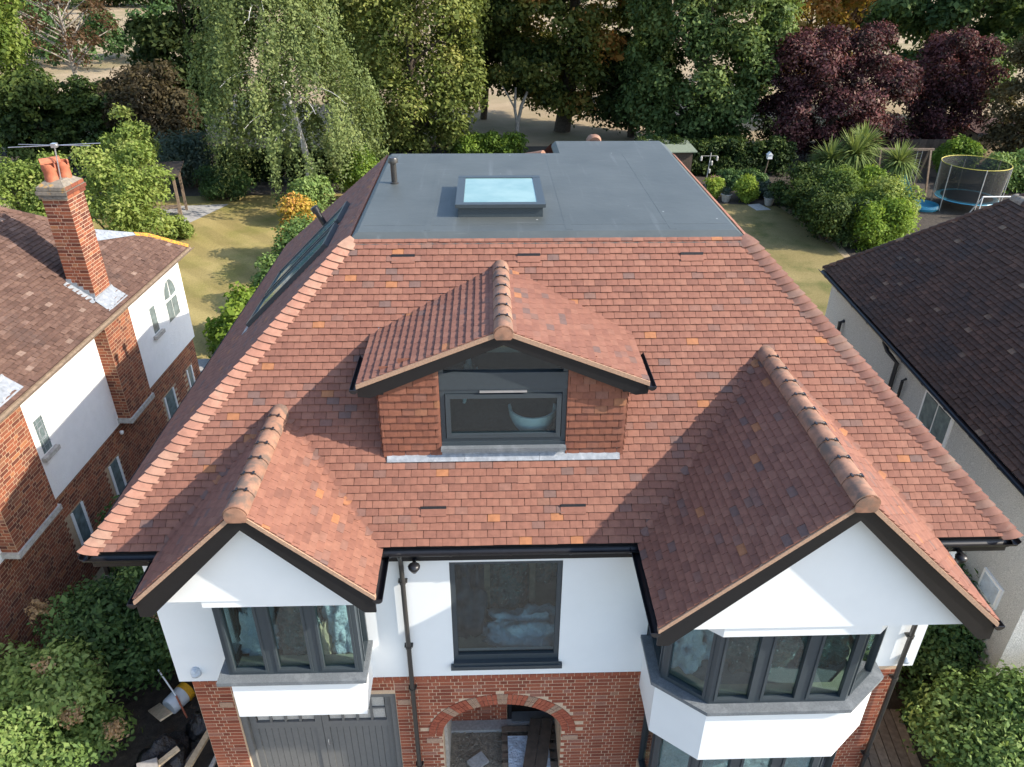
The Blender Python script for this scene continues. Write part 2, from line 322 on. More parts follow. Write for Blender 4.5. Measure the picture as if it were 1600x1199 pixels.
class Tiles:
    """collects the tiles of one thing; the ones that show largest become objects, the rest one mesh a part"""
    def __init__(s, world=Matrix.Identity(4)): s.items = []; s.world = world
    def course(s, fr, slope_len, umin, umax, part, mat, skip=None, gauge=TG, width=TW, s0=0.0, visible=True, rough=0.0, tail=.038):
        rows = int(math.ceil(slope_len/gauge)); rng = random.Random(hash((round(fr.O.x*100), round(fr.O.y*100), rows)) & 0xffff)
        for k in range(rows):
            sb = s0+k*gauge; st = min(sb+TL, slope_len+.03)
            lo0, hi0 = umin(sb), umax(sb); lo1, hi1 = umin(st), umax(st)
            lo, hi = min(lo0, lo1), max(hi0, hi1)
            j0 = int(math.floor(lo/width))-1; j1 = int(math.ceil(hi/width))+1
            off = .5*width*(k % 2)+rng.uniform(-.006, .006)
            for j in range(j0, j1+1):
                a = j*width+off; b = a+width
                if b <= lo or a >= hi: continue
                qa, qb = max(a, lo0), min(b, hi0); ta, tb = max(a, lo1), min(b, hi1)
                if qb-qa < .012 and tb-ta < .012: continue
                if qb < qa: qa = qb = min(max((qa+qb)/2, lo0), hi0)
                if tb < ta: ta = tb = min(max((ta+tb)/2, lo1), hi1)
                if skip and skip(fr.p((a+b)/2, sb+.03), fr.p((a+b)/2, sb+TG)): continue
                whole = abs(qa-a) < 1e-6 and abs(qb-b) < 1e-6 and abs(ta-a) < 1e-6 and abs(tb-b) < 1e-6 and st-sb > TL-.01
                w_ = rng.random(); r = .985 if w_ > .988 else (.84+.05*rng.random() if w_ > .955 else min(.78, max(.02, rng.gauss(.42, .18))))
                du, ds, dn = rng.gauss(0, .0015), rng.gauss(0, .0018), abs(rng.gauss(0, .0012+rough*.004)); ro = rng.gauss(0, .004+rough*.012)
                cw = s.world @ fr.p((a+b)/2, sb+.05); d = cw-CAM; n = (s.world.to_3x3() @ fr.n)
                sc = max(0, -d.normalized().dot(n))/d.length_squared if (whole and visible) else 0
                s.items.append((sc, fr, (a+b)/2+du, sb+ds, dn, ro, r, (qa, qb, ta, tb, sb, st), part, mat, tail))
    def finish(s, limit=300, name='roof_tile', field='tile_field'):
        s.items.sort(key=lambda t: -t[0]); fields = {}
        for i, (sc, fr, uc, sb, dn, ro, r, q, part, mat, tl) in enumerate(s.items):
            if i < limit and sc > 0:
                m = Matrix((fr.u, fr.s, fr.n)).transposed().to_4x4() @ Matrix.Rotation(ro, 4, 'Z'); m.translation = fr.p(uc, sb, dn)
                put(name, tile_mesh(mat, min(15, int(r*16)), tl), part, mat=m)
            else:
                key = (part.name, mat.name)
                if key not in fields: fields[key] = (MB(), part, mat)
                qa, qb, ta, tb, s0, s1 = q; g = .0025
                qa, ta, qb, tb = qa+g, ta+g, qb-g, tb-g; ca, cb = (qa+qb)/2, (ta+tb)/2
                cm, th = .003, .014; f = (s1-s0)/TL; tail, head = tl, tl-(tl-.008)*f
                vs = [fr.p(qa, sb, tail-cm+dn), fr.p(ca, sb, tail+dn), fr.p(qb, sb+ro*.1, tail-cm+dn), fr.p(tb, s1, head-cm+dn), fr.p(cb, s1, head+dn), fr.p(ta, s1, head-cm+dn),
                      fr.p(qa, sb, tail-th-cm+dn), fr.p(ca, sb, tail-th+dn), fr.p(qb, sb+ro*.1, tail-th-cm+dn)]
                fields[key][0].add(vs, [(0, 1, 4, 5), (1, 2, 3, 4), (6, 7, 1, 0), (7, 8, 2, 1), (6, 0, 5), (8, 3, 2)], r)
        for (mb, part, mat) in fields.values(): mb.build(field, mat, part, kind='stuff')

class Bricks:
    """Flemish bond faces on frames; the bricks that show largest become objects, the rest one mesh a part"""
    def __init__(s, world=Matrix.Identity(4)): s.items = []; s.world = world; s.cache = {}
    def face(s, fr, u0, u1, z0, z1, part, mat, hole=None, course=.075, bl=.225, visible=True, simple=False):
        rows = int(round((z1-z0)/course)); rng = random.Random(int(u0*100)+int(z0*37)+rows)
        for k in range(rows):
            zb = z0+k*course; seq = [bl, bl/2] if not simple else [bl]
            a = u0-(0 if k % 2 == 0 else (bl*.75 if not simple else bl/2)); i = k % 2
            while a < u1-1e-4:
                ln = seq[i % len(seq)]; i += 1; x0, x1 = max(a, u0), min(a+ln, u1); a += ln
                if x1-x0 < .03: continue
                if u1-x1 < .045: x1 = u1; a = u1
                if hole and hole((x0+x1)/2, zb+course/2, x1-x0): continue
                cw = s.world @ fr.p((x0+x1)/2, zb+course/2); d = cw-CAM; n = s.world.to_3x3() @ fr.n
                sc = max(0, -d.normalized().dot(n))/d.length_squared*(x1-x0) if visible else 0
                s.items.append((sc, fr, x0+.0055, x1-.0055, zb+.0055, zb+course-.0055, rng.random(), rng.uniform(.001, .003), part, mat))
    def finish(s, limit=300, name='brick', field='brickwork'):
        s.items.sort(key=lambda t: -t[0]); fields = {}
        for i, (sc, fr, a, b, z0, z1, r, dp, part, mat) in enumerate(s.items):
            if i < limit and sc > 0:
                k = (mat.name, round(b-a, 3), int(r*8))
                if k not in s.cache:
                    mb = MB(); w, h = (b-a)/2, (z1-z0)/2
                    mb.hexa([(-w, -h, -.02), (w, -h, -.02), (w, h, -.02), (-w, h, -.02), (-w, -h, .002), (w, -h, .002), (w, h, .002), (-w, h, .002)], (int(r*8)+.5)/8, back=False); s.cache[k] = mb.mesh('brick', mat)
                m = Matrix((fr.u, fr.s, fr.n)).transposed().to_4x4(); m.translation = fr.p((a+b)/2, (z0+z1)/2, dp-.002)
                put(name, s.cache[k], part, mat=m)
            else:
                key = (part.name, mat.name)
                if key not in fields: fields[key] = (MB(), part, mat)
                fields[key][0].hexa([fr.p(a, z0, -.02), fr.p(b, z0, -.02), fr.p(b, z1, -.02), fr.p(a, z1, -.02), fr.p(a, z0, dp), fr.p(b, z0, dp), fr.p(b, z1, dp), fr.p(a, z1, dp)], r, back=False)
        for (mb, part, mat) in fields.values(): mb.build(field, mat, part, kind='stuff')

# ------------------------------------------------------------------ the setting
def sheet(name, pts, z, mat, label=None):
    b = MB(); b.add([(x, y, z) for x, y in pts], [tuple(range(len(pts)))]); o = b.build(name, mat); o['kind'] = 'structure'
    o['label'] = label or name.replace('_', ' '); return o
sheet('ground', [(-900, -300), (900, -300), (900, 1200), (-900, 1200)], 0, M['field'], 'dry tan grass field stretching away behind the gardens')
sheet('lawn', [(-24, 13), (-9.4, 13), (-7.2, 20), (-6.6, 33), (-9, 34.5), (-20, 34), (-24, 30)], .004, M['lawn'], 'mown straw coloured back lawn beside the white house')
sheet('lawn', [(6.2, 13), (14.2, 13), (15, 26), (14.5, 31.8), (9, 32.6), (6.5, 32)], .004, M['lawn2'], 'patchy dry back lawn behind the dark roofed house')
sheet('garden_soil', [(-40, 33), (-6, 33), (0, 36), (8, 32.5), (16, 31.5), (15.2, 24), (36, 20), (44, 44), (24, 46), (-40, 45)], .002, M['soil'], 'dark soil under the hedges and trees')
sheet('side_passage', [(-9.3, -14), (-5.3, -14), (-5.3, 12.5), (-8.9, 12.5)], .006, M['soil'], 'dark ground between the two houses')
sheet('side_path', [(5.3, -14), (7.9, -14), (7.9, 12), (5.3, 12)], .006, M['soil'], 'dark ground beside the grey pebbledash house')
sheet('front_drive', [(-5.3, -14), (5.3, -14), (5.3, .15), (-5.3, .15)], .006, M['paving'], 'grey front drive below the house')

# ------------------------------------------------------------------ the house
HZ, TP = 5.3, .953               # eave height, rise per metre of the front slope
YR, ZR, DL, DR = 3.132, 8.285, 3.139, 3.071
YW = .15                         # front wall plane
LX, LZ, LHW, LZE, LG = -3.681, 6.572, 1.41, 5.255, -.796
RX, RZ, RHW, RZE, RG = 3.01, 7.093, 1.951, 5.275, -1.412
DX, DZ, DHW, DZE, DY = -.6785, 8.023, 1.805, 7.292, .711
YB = 11.4                        # rear eave
house = thing('detached_house', 'large white and red brick house with new red clay tile roof and flat grey top', 'house')
L_SL, R_SL, D_SL = (LZ-LZE)/LHW, (RZ-RZE)/RHW, (DZ-DZE)/DHW
def zmain(y): return HZ+TP*y
def ymain(z): return (z-HZ)/TP

# -- roof decks (under the tiles)
b = MB(); dl = -6+DL; dr = 6-DR; rb = 8.2
E0 = [(-6, 0, HZ), (6, 0, HZ), (6, YB, HZ), (-6, YB, HZ)]; T0 = [(dl, YR, ZR), (dr, YR, ZR), (dr, rb, ZR), (dl, rb, ZR)]
b.add(E0+T0, [(0, 1, 5, 4), (1, 2, 6, 5), (3, 0, 4, 7)])
b.add([(-5.9, .1, HZ-.05), (5.9, .1, HZ-.05), (5.9, YB, HZ-.05), (-5.9, YB, HZ-.05)], [(3, 2, 1, 0)])
main_roof = b.build('main_roof', M['under'], house)
b = MB(); b.add([(6, YB, HZ), (-6, YB, HZ), (dl, rb, ZR), (dr, rb, ZR)], [(0, 1, 2, 3)], .4)
# rear cross gable carrying the deeper half of the flat top
b.add([(.5, 9.25, ZR), (dr, 9.25, ZR), (5.2, 11.9, HZ), (-1.8, 11.9, HZ)], [(3, 2, 1, 0)], .4)
b.add([(dr, 8.1, ZR), (dr, 9.25, ZR), (5.2, 11.9, HZ), (5.6, 8.1, HZ+.3)], [(0, 3, 2, 1)], .4)
b.build('rear_slope', M['tile'], main_roof)
smooth_by_angle(MB().tube([(1.47, 9.36, 8.30), (1.47, 9.40, 8.315), (1.47, 9.75, 8.24)], [.12, .145, .145], 18).build('ridge_tile', M['ridge'], main_roof), 50)
for i in range(3): smooth_by_angle(MB().tube([(.30-i*.16, 8.42+i*.1, 8.24-i*.05), (.14-i*.16, 8.52+i*.1, 8.19-i*.05)], .11, 14).build('ridge_tile', M['ridge'], main_roof), 50)

tiles = Tiles()
fS = math.cos(math.atan(TP)); SLEN = YR/fS
front = Frame((0, 0, HZ), (1, 0, 0), (0, 1, TP))
def skip_front(p, q):
    for (gx, gz, sl, hw) in ((LX, LZ, L_SL, LHW), (RX, RZ, R_SL, RHW)):
        if abs(p.x-gx) < hw-.02 and gz-abs(p.x-gx)*sl > q.z+.10: return True
    if abs(p.x-DX) < 1.56 and p.y > .93 and DZ-abs(p.x-DX)*D_SL > q.z+.05: return True
    return False
tiles.course(front, SLEN, lambda s: -6+s*fS*DL/YR, lambda s: 6-s*fS*DR/YR, main_roof, M['tile'], skip_front)
lt = math.atan((ZR-HZ)/DL); lf = Frame((-6, 0, HZ), (0, -1, 0), (math.cos(lt), 0, math.sin(lt)))
tiles.course(lf, DL/math.cos(lt), lambda s: -(YB-s*math.cos(lt)), lambda s: -s*math.cos(lt)*YR/DL, main_roof, M['tile'], visible=False)
rt = math.atan((ZR-HZ)/DR); rf = Frame((6, 0, HZ), (0, 1, 0), (-math.cos(rt), 0, math.sin(rt)))
tiles.course(rf, DR/math.cos(rt), lambda s: s*math.cos(rt)*YR/DR, lambda s: YB-s*math.cos(rt), main_roof, M['tile'], visible=False)

def gable_roof(gx, gz, hw, ze, gy, sl, label):
    yr = ymain(gz); b = MB(); e = .0
    ap, ar = (gx, gy+.02, gz), (gx, yr+.1, gz); l0, l1 = (gx-hw, gy+.02, ze), (gx-hw, .3, ze); r0, r1 = (gx+hw, gy+.02, ze), (gx+hw, .3, ze)
    dn = V((0, 0, -.05))
    b.add([ap, ar, l1, l0, r0, r1], [(0, 1, 2, 3), (0, 4, 5, 1)])
    b.add([V(x)+dn for x in (ap, ar, l1, l0, r0, r1)], [(3, 2, 1, 0), (1, 5, 4, 0)])
    part = b.build('gable_roof', M['under'], house, label=label)
    a = math.atan(sl); ca, sa = math.cos(a), math.sin(a)
    f1 = Frame((gx-hw, 0, ze), (0, -1, 0), (ca, 0, sa)); f2 = Frame((gx+hw, 0, ze), (0, 1, 0), (-ca, 0, sa))
    n = hw/ca
    tiles.course(f1, n, lambda s: -(max(ymain(ze+s*sa), .05)+.03), lambda s: -gy, part, M['tile'])
    tiles.course(f2, n, lambda s: gy, lambda s: max(ymain(ze+s*sa), .05)+.03, part, M['tile'])
    # ridge
    L = yr+.06-gy; k = max(3, round(L/.335)); st = L/k
    for i in range(k):
        y0 = gy-.02+i*st; rb_ = MB(); rb_.half((gx, y0, gz-.055), (gx, y0+st-.006, gz-.06), .142, (0, 0, 1), 12, .016, math.pi*.92, rad2=.136)
        if i == 0: rb_.lathe([(.001, 0), (.10, .0), (.125, .005), (.13, .02), (.10, .024), (.001, .026)], (0, 0, 0), 18)
        if i == 0:
            m = len(rb_.v)-6*18
            for j in range(m, len(rb_.v)):
                x, y, z = rb_.v[j]; rb_.v[j] = (gx+x, gy-.01-z, gz-.06+max(y, -.075))
        smooth_by_angle(rb_.build('ridge_tile', M['ridge'], part))
        if i:
            cl = MB(); pts = [(gx+.148*math.sin(t), y0, gz-.055+.148*math.cos(t)) for t in [x*.2-.75 for x in range(8)]]
            cl.tube(pts, .005, 5)
            for t in (-.35, .4):
                c = V((gx+.15*math.sin(t), y0, gz-.055+.15*math.cos(t))); cl.bar(c+V((0, -.028, 0)), c+V((0, .028, 0)), .022, .012)
            cl.build('ridge_clip', M['black'], part)
    # valley tiles, one to a course
    for sgn, fr in ((-1, f1), (1, f2)):
        for i in range(int(n/TG)):
            z = ze+(i+.3)*TG*sa; y = ymain(z)
            if y < .06: continue
            x = gx+sgn*(hw-(i+.3)*TG*ca); up = V((-sgn*ca/TP*sl*0-sgn*ca*.62, TP*.62, .95*sl+.0)).normalized()
            a_ = V((x, y, z)); d = V((-sgn*ca, sa/TP, sa)).normalized()
            side1 = V((sgn*.9, .0, 0)); side2 = V((0, -.9, 0)); b = MB(); w = .078; vs = []
            nm = (fr.n+front.n).normalized()
            for (q, lift, ww) in ((0, .036, 1.0), (.17, .014, .55)):
                c = a_+d*q
                for j in range(5):
                    t = j/4*2-1; sd = V((sgn*1, 0, 0)) if t > 0 else V((0, -1, 0))
                    sd = (sd-d*sd.dot(d)); pl = (front.n if t > 0 else fr.n); sd = (sd-pl*sd.dot(pl)).normalized()
                    vs.append(c+sd*(abs(t)*w*ww)+nm*(lift+.014*(1-t*t))-d*(.03*(1-t*t) if q == 0 else 0))
            vs += [v-nm*.016 for v in vs[:5]]
            b.add(vs, [(j, j+1, 6+j, 5+j) if sgn > 0 else (j+1, j, 5+j, 6+j) for j in range(4)]+[(10+j, 11+j, j+1, j) for j in range(4)])
            smooth_by_angle(b.build('valley_tile', M['tile'], part), 50)
    # verge mortar, bargeboards, foot boxes
    for sgn, nm in ((-1, 'left'), (1, 'right')):
        X = lambda d: gx+sgn*d
        def poly(o0, o1, y, foot=False):
            p = [(X(0), y, gz-o0), (X(hw+.02), y, ze-o0-.02*sl), (X(hw+.02), y, ze-o1-.02*sl)]
            if foot: p = [(X(0), y, gz-o0), (X(hw+.01), y, ze-o0), (X(hw+.01), y, ze-.29), (X(hw-.13), y, ze-.29)]
            p.append((X(0), y, gz-o1)); return p if sgn > 0 else p[::-1]
        b = MB(); b.prism(poly(-.012, .055, gy-.012), (0, .075, 0))
        b.build('verge_mortar', M['mortar_tan'], part)
        b = MB(); b.prism(poly(.055, .28, gy+.012, True), (0, .035, 0)); b.build('bargeboard', M['blackboard'], part)
        b = MB(); x0, x1 = sorted((X(hw-.16), X(hw-.005))); b.box(x0, gy+.048, ze-.285, x1, YW+.05, ze-.06); b.build('eave_fascia', M['blackboard'], part)
        g = MB(); g.half((X(hw+.045), gy-.01, ze-.06), (X(hw+.045), .02, ze-.06), .062, (0, 0, -1), 10, .006)
        g.lathe([(.001, 0), (.062, 0), (.062, .01), (.001, .01)], (0, 0, 0), 14); m = len(g.v)-4*14
        for j in range(m, len(g.v)):
            x, y, z = g.v[j]; g.v[j] = (X(hw+.045)+x, gy-.015+z, ze-.06+min(y, 0))
        smooth_by_angle(g.build('gutter', M['black'], part))
    return part
gl = gable_roof(LX, LZ, LHW, LZE, LG, L_SL, 'smaller tiled gable roof over the three light window')
gr = gable_roof(RX, RZ, RHW, RZE, RG, R_SL, 'larger tiled gable roof over the canted bay')

# -- bonnet hips
def bonnets(side, dx, other):
    N = int(SLEN/TG); base = V((side*6, 0, HZ)); top = V((side*(6-dx), YR, ZR)); d = (top-base).normalized()
    nrm = (front.n+other.n).normalized(); t1 = (V((-side, 0, 0))-d*V((-side, 0, 0)).dot(d)); t1 = (t1-front.n*t1.dot(front.n)).normalized()
    t2 = V((0, 1, 0)); t2 = t2-d*t2.dot(d); t2 = (t2-other.n*t2.dot(other.n)).normalized()
    step = (top-base).length/N; rng = random.Random(3+side)
    for i in range(N):
        P = base+d*(i*step-.02); vs = []; K = 8
        for (q, lift, hh, ww) in ((0, .034, .088, .175), (.10, .022, .076, .15), (.22, .006, .05, .095)):
            for j in range(K+1):
                t = j/K*2-1; sd = t1 if t > 0 else t2
                vs.append(P+d*(q+(.10*t*t-.02 if q == 0 else .045*t*t if q < .15 else 0)+rng.gauss(0, .0005))+sd*(abs(t)*ww)+nrm*(lift+hh*(1-abs(t)**2.0)))
        m = K+1; vs += [v-nrm*.016 for v in vs[:m]]; b = MB()
        fs = [(r*m+j, r*m+j+1, (r+1)*m+j+1, (r+1)*m+j) for r in range(2) for j in range(K)]+[(3*m+j, 3*m+j+1, j+1, j) for j in range(K)]
        if side < 0: pass
        else: fs = [f[::-1] for f in fs]
        b.add(vs, fs, rng.random()); o = b.build('hip_tile', M['hip'], main_roof); smooth_by_angle(o, 50)
        mb = MB(); vs2 = [P+d*(.02+.09*t*t)+(t1 if t > 0 else t2)*(abs(t)*.15)+nrm*(.014+.08*(1-abs(t)**2.0)) for t in [j/6*2-1 for j in range(7)]]
        vs2 += [P+d*(.02+.09*t*t)+(t1 if t > 0 else t2)*(abs(t)*.15)+nrm*-.02 for t in [j/6*2-1 for j in range(7)]]
        fs2 = [(j+1, j, 7+j, 8+j) for j in range(6)]; mb.add(vs2, fs2 if side < 0 else [f[::-1] for f in fs2]); mb.build('hip_mortar', M['mortar_tan'], o)
bonnets(-1, DL, lf); bonnets(1, DR, rf)

# -- vent slots in the front slope
for x in (-2.07, -.27, 2.09):
    z = 8.11
    fr = front; s = ymain(z)/fS
    o = MB().hexa([fr.p(x-.165, s-.10, .012), fr.p(x+.165, s-.10, .012), fr.p(x+.165, s+.0, .012), fr.p(x-.165, s, .012), fr.p(x-.165, s-.10, .038), fr.p(x+.165, s-.10, .038), fr.p(x+.165, s, .034), fr.p(x-.165, s, .034)], .5).build('vent_tile', M['tile'], main_roof)
    MB().hexa([fr.p(x-.165, s-.004, .02), fr.p(x+.165, s-.004, .02), fr.p(x+.165, s+.028, .02), fr.p(x-.165, s+.028, .02), fr.p(x-.165, s-.004, .036), fr.p(x+.165, s-.004, .036), fr.p(x+.165, s+.030, .050), fr.p(x-.165, s+.030, .050)]).build('vent_slot', M['blackboard'], o)
for x in (-1.6, .22):
    z = 5.63; fr = front; s = ymain(z)/fS
    o = MB().hexa([fr.p(x-.165, s-.10, .012), fr.p(x+.165, s-.10, .012), fr.p(x+.165, s+.0, .012), fr.p(x-.165, s, .012), fr.p(x-.165, s-.10, .038), fr.p(x+.165, s-.10, .038), fr.p(x+.165, s, .034), fr.p(x-.165, s, .034)], .3).build('vent_tile', M['tile'], main_roof)
    MB().hexa([fr.p(x-.165, s-.004, .02), fr.p(x+.165, s-.004, .02), fr.p(x+.165, s+.028, .02), fr.p(x-.165, s+.028, .02), fr.p(x-.165, s-.004, .036), fr.p(x+.165, s-.004, .036), fr.p(x+.165, s+.030, .050), fr.p(x-.165, s+.030, .050)]).build('vent_slot', M['blackboard'], o)

# -- flat top
ZF = 8.36; b = MB()
xi0, xi1, yi = dl+.16, dr-.16, YR+.25
out = [(dl-.05, YR-.06, ZR-.02), (dr+.05, YR-.06, ZR-.02), (dr+.05, 9.28, ZR-.02), (.52, 9.28, ZR-.02), (.52, 8.2, ZR-.02), (dl-.05, 8.2, ZR-.02)]
inn = [(dl+.10, YR+.21, ZF), (dr-.10, YR+.21, ZF), (dr-.10, 9.2, ZF), (.60, 9.2, ZF), (.60, 8.12, ZF), (dl+.10, 8.12, ZF)]
vs = out+inn+[(x, y, z-.05) for x, y, z in out]
b.add(vs, [(i, (i+1) % 6, 6+(i+1) % 6, 6+i) for i in range(6)]+[(6, 7, 8, 9, 10, 11)]+[(12+i, 12+(i+1) % 6, (i+1) % 6, i) for i in range(6)])
flat = b.build('flat_roof', M['membrane'], house)
b = MB(); xs = [-2.3, -.35, 1.55]
for x in (-1.75, .35, 1.9): b.box(x-.05, YR+.26, ZF, x+.05, 8.0, ZF+.002)
b.box(dl+.15, YR+.5, ZF, dr-.15, YR+.58, ZF+.0018)
b.build('membrane_seam', M['membrane'], flat)
RLX0, RLX1, RLY0, RLY1, RLH = -1.33, .015, 3.99, 5.62, .21
b = MB(); b.box(RLX0+.02, RLY0+.02, ZF-.02, RLX1-.02, RLY1-.02, ZF+RLH-.05); rl = b.build('rooflight', M['anth'], flat)
b = MB(); f = .105; z0, z1 = ZF+RLH-.055, ZF+RLH
b.box(RLX0-.02, RLY0-.02, z0, RLX1+.02, RLY0+f, z1); b.box(RLX0-.02, RLY1-f, z0, RLX1+.02, RLY1+.02, z1)
b.box(RLX0-.02, RLY0+f, z0, RLX0+f, RLY1-f, z1-.002); b.box(RLX1-f, RLY0+f, z0, RLX1+.02, RLY1-f, z1-.002)
b.build('rooflight_frame', M['anth'], rl)
MB().box(RLX0+f, RLY0+f, z0+.01, RLX1-f, RLY1-f, z1-.012).build('rooflight_pane', M['skyglass'], rl)
b = MB(); b.lathe([(.075, 0), (.075, .02), (.052, .03), (.052, .36), (.085, .36), (.085, .43), (.07, .45), (.001, .455)], (-2.49, 5.95, ZF), 20); smooth_by_angle(b.build('vent_pipe', M['pipe'], flat, label='black capped vent pipe rising from flat roof'))
b = MB(); c0 = V((-3.93, 6.77, 7.26)); ax = V((-.45, 0, .9)).normalized()
b.tube([c0-ax*.1, c0+ax*.42], .055, 16); b.tube([c0+ax*.38, c0+ax*.47, c0+ax*.49], [.078, .078, .06], 16); smooth_by_angle(b.build('vent_pipe', M['black'], main_roof, label='black capped vent pipe on the side slope'))
# roof windows in the side slope
for (ya, yb) in ((5.62, 6.7), (4.35, 5.42)):
    fr = lf; s0, s1 = (6-4.92)/math.cos(lt), (6-3.42)/math.cos(lt); ua, ub = -yb, -ya
    H = lambda a0, a1, b0, b1, n0, n1: [fr.p(a0, b0, n0), fr.p(a1, b0, n0), fr.p(a1, b1, n0), fr.p(a0, b1, n0), fr.p(a0, b0, n1), fr.p(a1, b0, n1), fr.p(a1, b1, n1), fr.p(a0, b1, n1)]
    b = MB(); t = .085
    b.hexa(H(ua, ub, s0, s0+t, 0, .10)); b.hexa(H(ua, ub, s1-t, s1, 0, .11)); b.hexa(H(ua, ua+t, s0+t, s1-t, 0, .105)); b.hexa(H(ub-t, ub, s0+t, s1-t, 0, .105))
    w = b.build('roof_window', M['anth'], main_roof)
    MB().hexa(H(ua+t, ub-t, s0+t, s1-t, .02, .08)).build('pane', surf_glass_dark if 'surf_glass_dark' in globals() else M['skyglass'], w)
    MB().hexa(H(ua-.1, ub+.1, s0-.14, s0, .02, .045)).build('flashing', M['lead'], w)

# -- dormer
DF = .86; CHK = 1.58; DB = 6.13
b = MB(); yr = ymain(DZ); ap, ar = (DX, DY+.02, DZ), (DX, yr+.1, DZ); ye = ymain(DZE)+.1
l0, l1, r0, r1 = (DX-DHW, DY+.02, DZE), (DX-DHW, ye, DZE), (DX+DHW, DY+.02, DZE), (DX+DHW, ye, DZE)
b.add([ap, ar, l1, l0, r0, r1], [(0, 1, 2, 3), (0, 4, 5, 1)]); dn = V((0, 0, -.05))
b.add([V(x)+dn for x in (ap, ar, l1, l0, r0, r1)], [(3, 2, 1, 0), (1, 5, 4, 0)])
for sg in (-1, 1):                       # cheeks
    x = DX+sg*CHK; b.prism([(x, DF+.03, DB), (x, ymain(7.4), 7.4), (x, DF+.03, 7.4)], (-sg*.06, 0, 0))
dormer = b.build('dormer', M['under'], house, label='tile hung dormer with black bargeboards and dark framed window')
a = math.atan(D_SL); ca, sa = math.cos(a), math.sin(a); n = DHW/ca
f1 = Frame((DX-DHW, 0, DZE), (0, -1, 0), (ca, 0, sa)); f2 = Frame((DX+DHW, 0, DZE), (0, 1, 0), (-ca, 0, sa))
tiles.course(f1, n, lambda s: -(ymain(DZE+s*sa)+.01), lambda s: -DY, dormer, M['tile'], gauge=.105)
tiles.course(f2, n, lambda s: DY, lambda s: ymain(DZE+s*sa)+.01, dormer, M['tile'], gauge=.105)
L = yr+.05-DY; k = 7; st = L/k
for i in range(k):
    y0 = DY-.02+i*st; rb_ = MB(); rb_.half((DX, y0, DZ-.045), (DX, y0+st-.006, DZ-.05), .125, (0, 0, 1), 12, .016, math.pi*.9, rad2=.12)
    if i == 0:
        rb_.lathe([(.001, 0), (.085, .0), (.108, .005), (.112, .02), (.001, .026)], (0, 0, 0), 18); m = len(rb_.v)-5*18
        for j in range(m, len(rb_.v)):
            x, y, z = rb_.v[j]; rb_.v[j] = (DX+x, DY-.01-z, DZ-.05+max(y, -.06))
    smooth_by_angle(rb_.build('ridge_tile', M['ridge'], dormer))
    if i:
        cl = MB(); cl.tube([(DX+.13*math.sin(t), y0, DZ-.045+.13*math.cos(t)) for t in [x*.2-.75 for x in range(8)]], .0045, 5)
        for t in (-.35, .4):
            c = V((DX+.132*math.sin(t), y0, DZ-.045+.132*math.cos(t))); cl.bar(c+V((0, -.025, 0)), c+V((0, .025, 0)), .02, .012)
        cl.build('ridge_clip', M['black'], dormer)
for sg in (-1, 1):
    X = lambda d: DX+sg*d
    def poly(o0, o1, y, foot=False):
        p = [(X(0), y, DZ-o0), (X(DHW+.02), y, DZE-o0)] + ([(X(DHW+.02), y, DZE-o1)] if not foot else [(X(DHW+.01), y, DZE-.17), (X(DHW-.14), y, DZE-.19)])
        p.append((X(0), y, DZ-o1)); return p if sg > 0 else p[::-1]
    MB().prism(poly(-.012, .05, DY-.012), (0, .075, 0)).build('verge_mortar', M['mortar_tan'], dormer)
    MB().prism(poly(.05, .20, DY+.012, True), (0, .035, 0)).build('bargeboard', M['blackboard'], dormer)
    x0, x1 = sorted((X(DHW-.30), X(DHW-.01))); MB().box(x0, DY+.048, DZE-.165, x1, 1.9, DZE-.06).build('eave_soffit', M['blackboard'], dormer)
    g = MB(); g.half((X(DHW+.05), DY-.03, DZE-.05), (X(DHW+.05), 1.62, DZE-.05), .055, (0, 0, -1), 10, .006)
    g.lathe([(.001, 0), (.055, 0), (.055, .012), (.001, .012)], (0, 0, 0), 14); m = len(g.v)-4*14
    for j in range(m, len(g.v)):
        x, y, z = g.v[j]; g.v[j] = (X(DHW+.05)+x, DY-.035+z, DZE-.05+min(y, 0))
    smooth_by_angle(g.build('gutter', M['black'], dormer))
    v0 = V((X(DHW), ymain(DZE)+.04, DZE+.03)); v1 = V((X(.1), ymain(DZ-.1*D_SL)+.04, DZ-.1*D_SL+.03))
    MB().tube([v0, v1], .026, 8).build('valley_flashing', M['lead'] if sg < 0 else M['blackboard'], dormer)
# tile hanging each side of the window
wt = Tiles()
wf = Frame((0, DF, DB), (1, 0, 0), (0, .0, 1)); ZT = lambda x: DZ-abs(x-DX)*D_SL-.13
for (x0, x1) in ((-2.265, -1.49), (.135, .91)):
    MB().prism([(x0, DF+.01, DB), (x1, DF+.01, DB), (x1, DF+.01, ZT(x1)), (x0, DF+.01, ZT(x0))], (0, .05, 0)).build('face_board', M['under'], dormer)
    hb = max(ZT(x0), ZT(x1))-DB
    wt.course(wf, hb, lambda s, x0=x0: x0, lambda s, x1=x1: x1, dormer, M['walltile'], lambda p, q: p.z > ZT(p.x)+.06, gauge=.108, tail=.042, rough=.5)
wt.finish(300, 'wall_tile', 'wall_tile_field')
for sg in (-1, 1):                        # tiled cheeks
    x = DX+sg*CHK; fr = Frame((x, 0, DB), (0, sg, 0), (0, 0, 1)); ct = Tiles()
    ct.course(fr, 1.05, (lambda s: DF) if sg > 0 else (lambda s: -max(DF, ymain(DB+s)+.05)), (lambda s: max(DF, ymain(DB+s)+.05)) if sg > 0 else (lambda s: -DF), dormer, M['walltile'], gauge=.108, visible=False)
    ct.finish(0, 'wall_tile', 'cheek_tile_field')
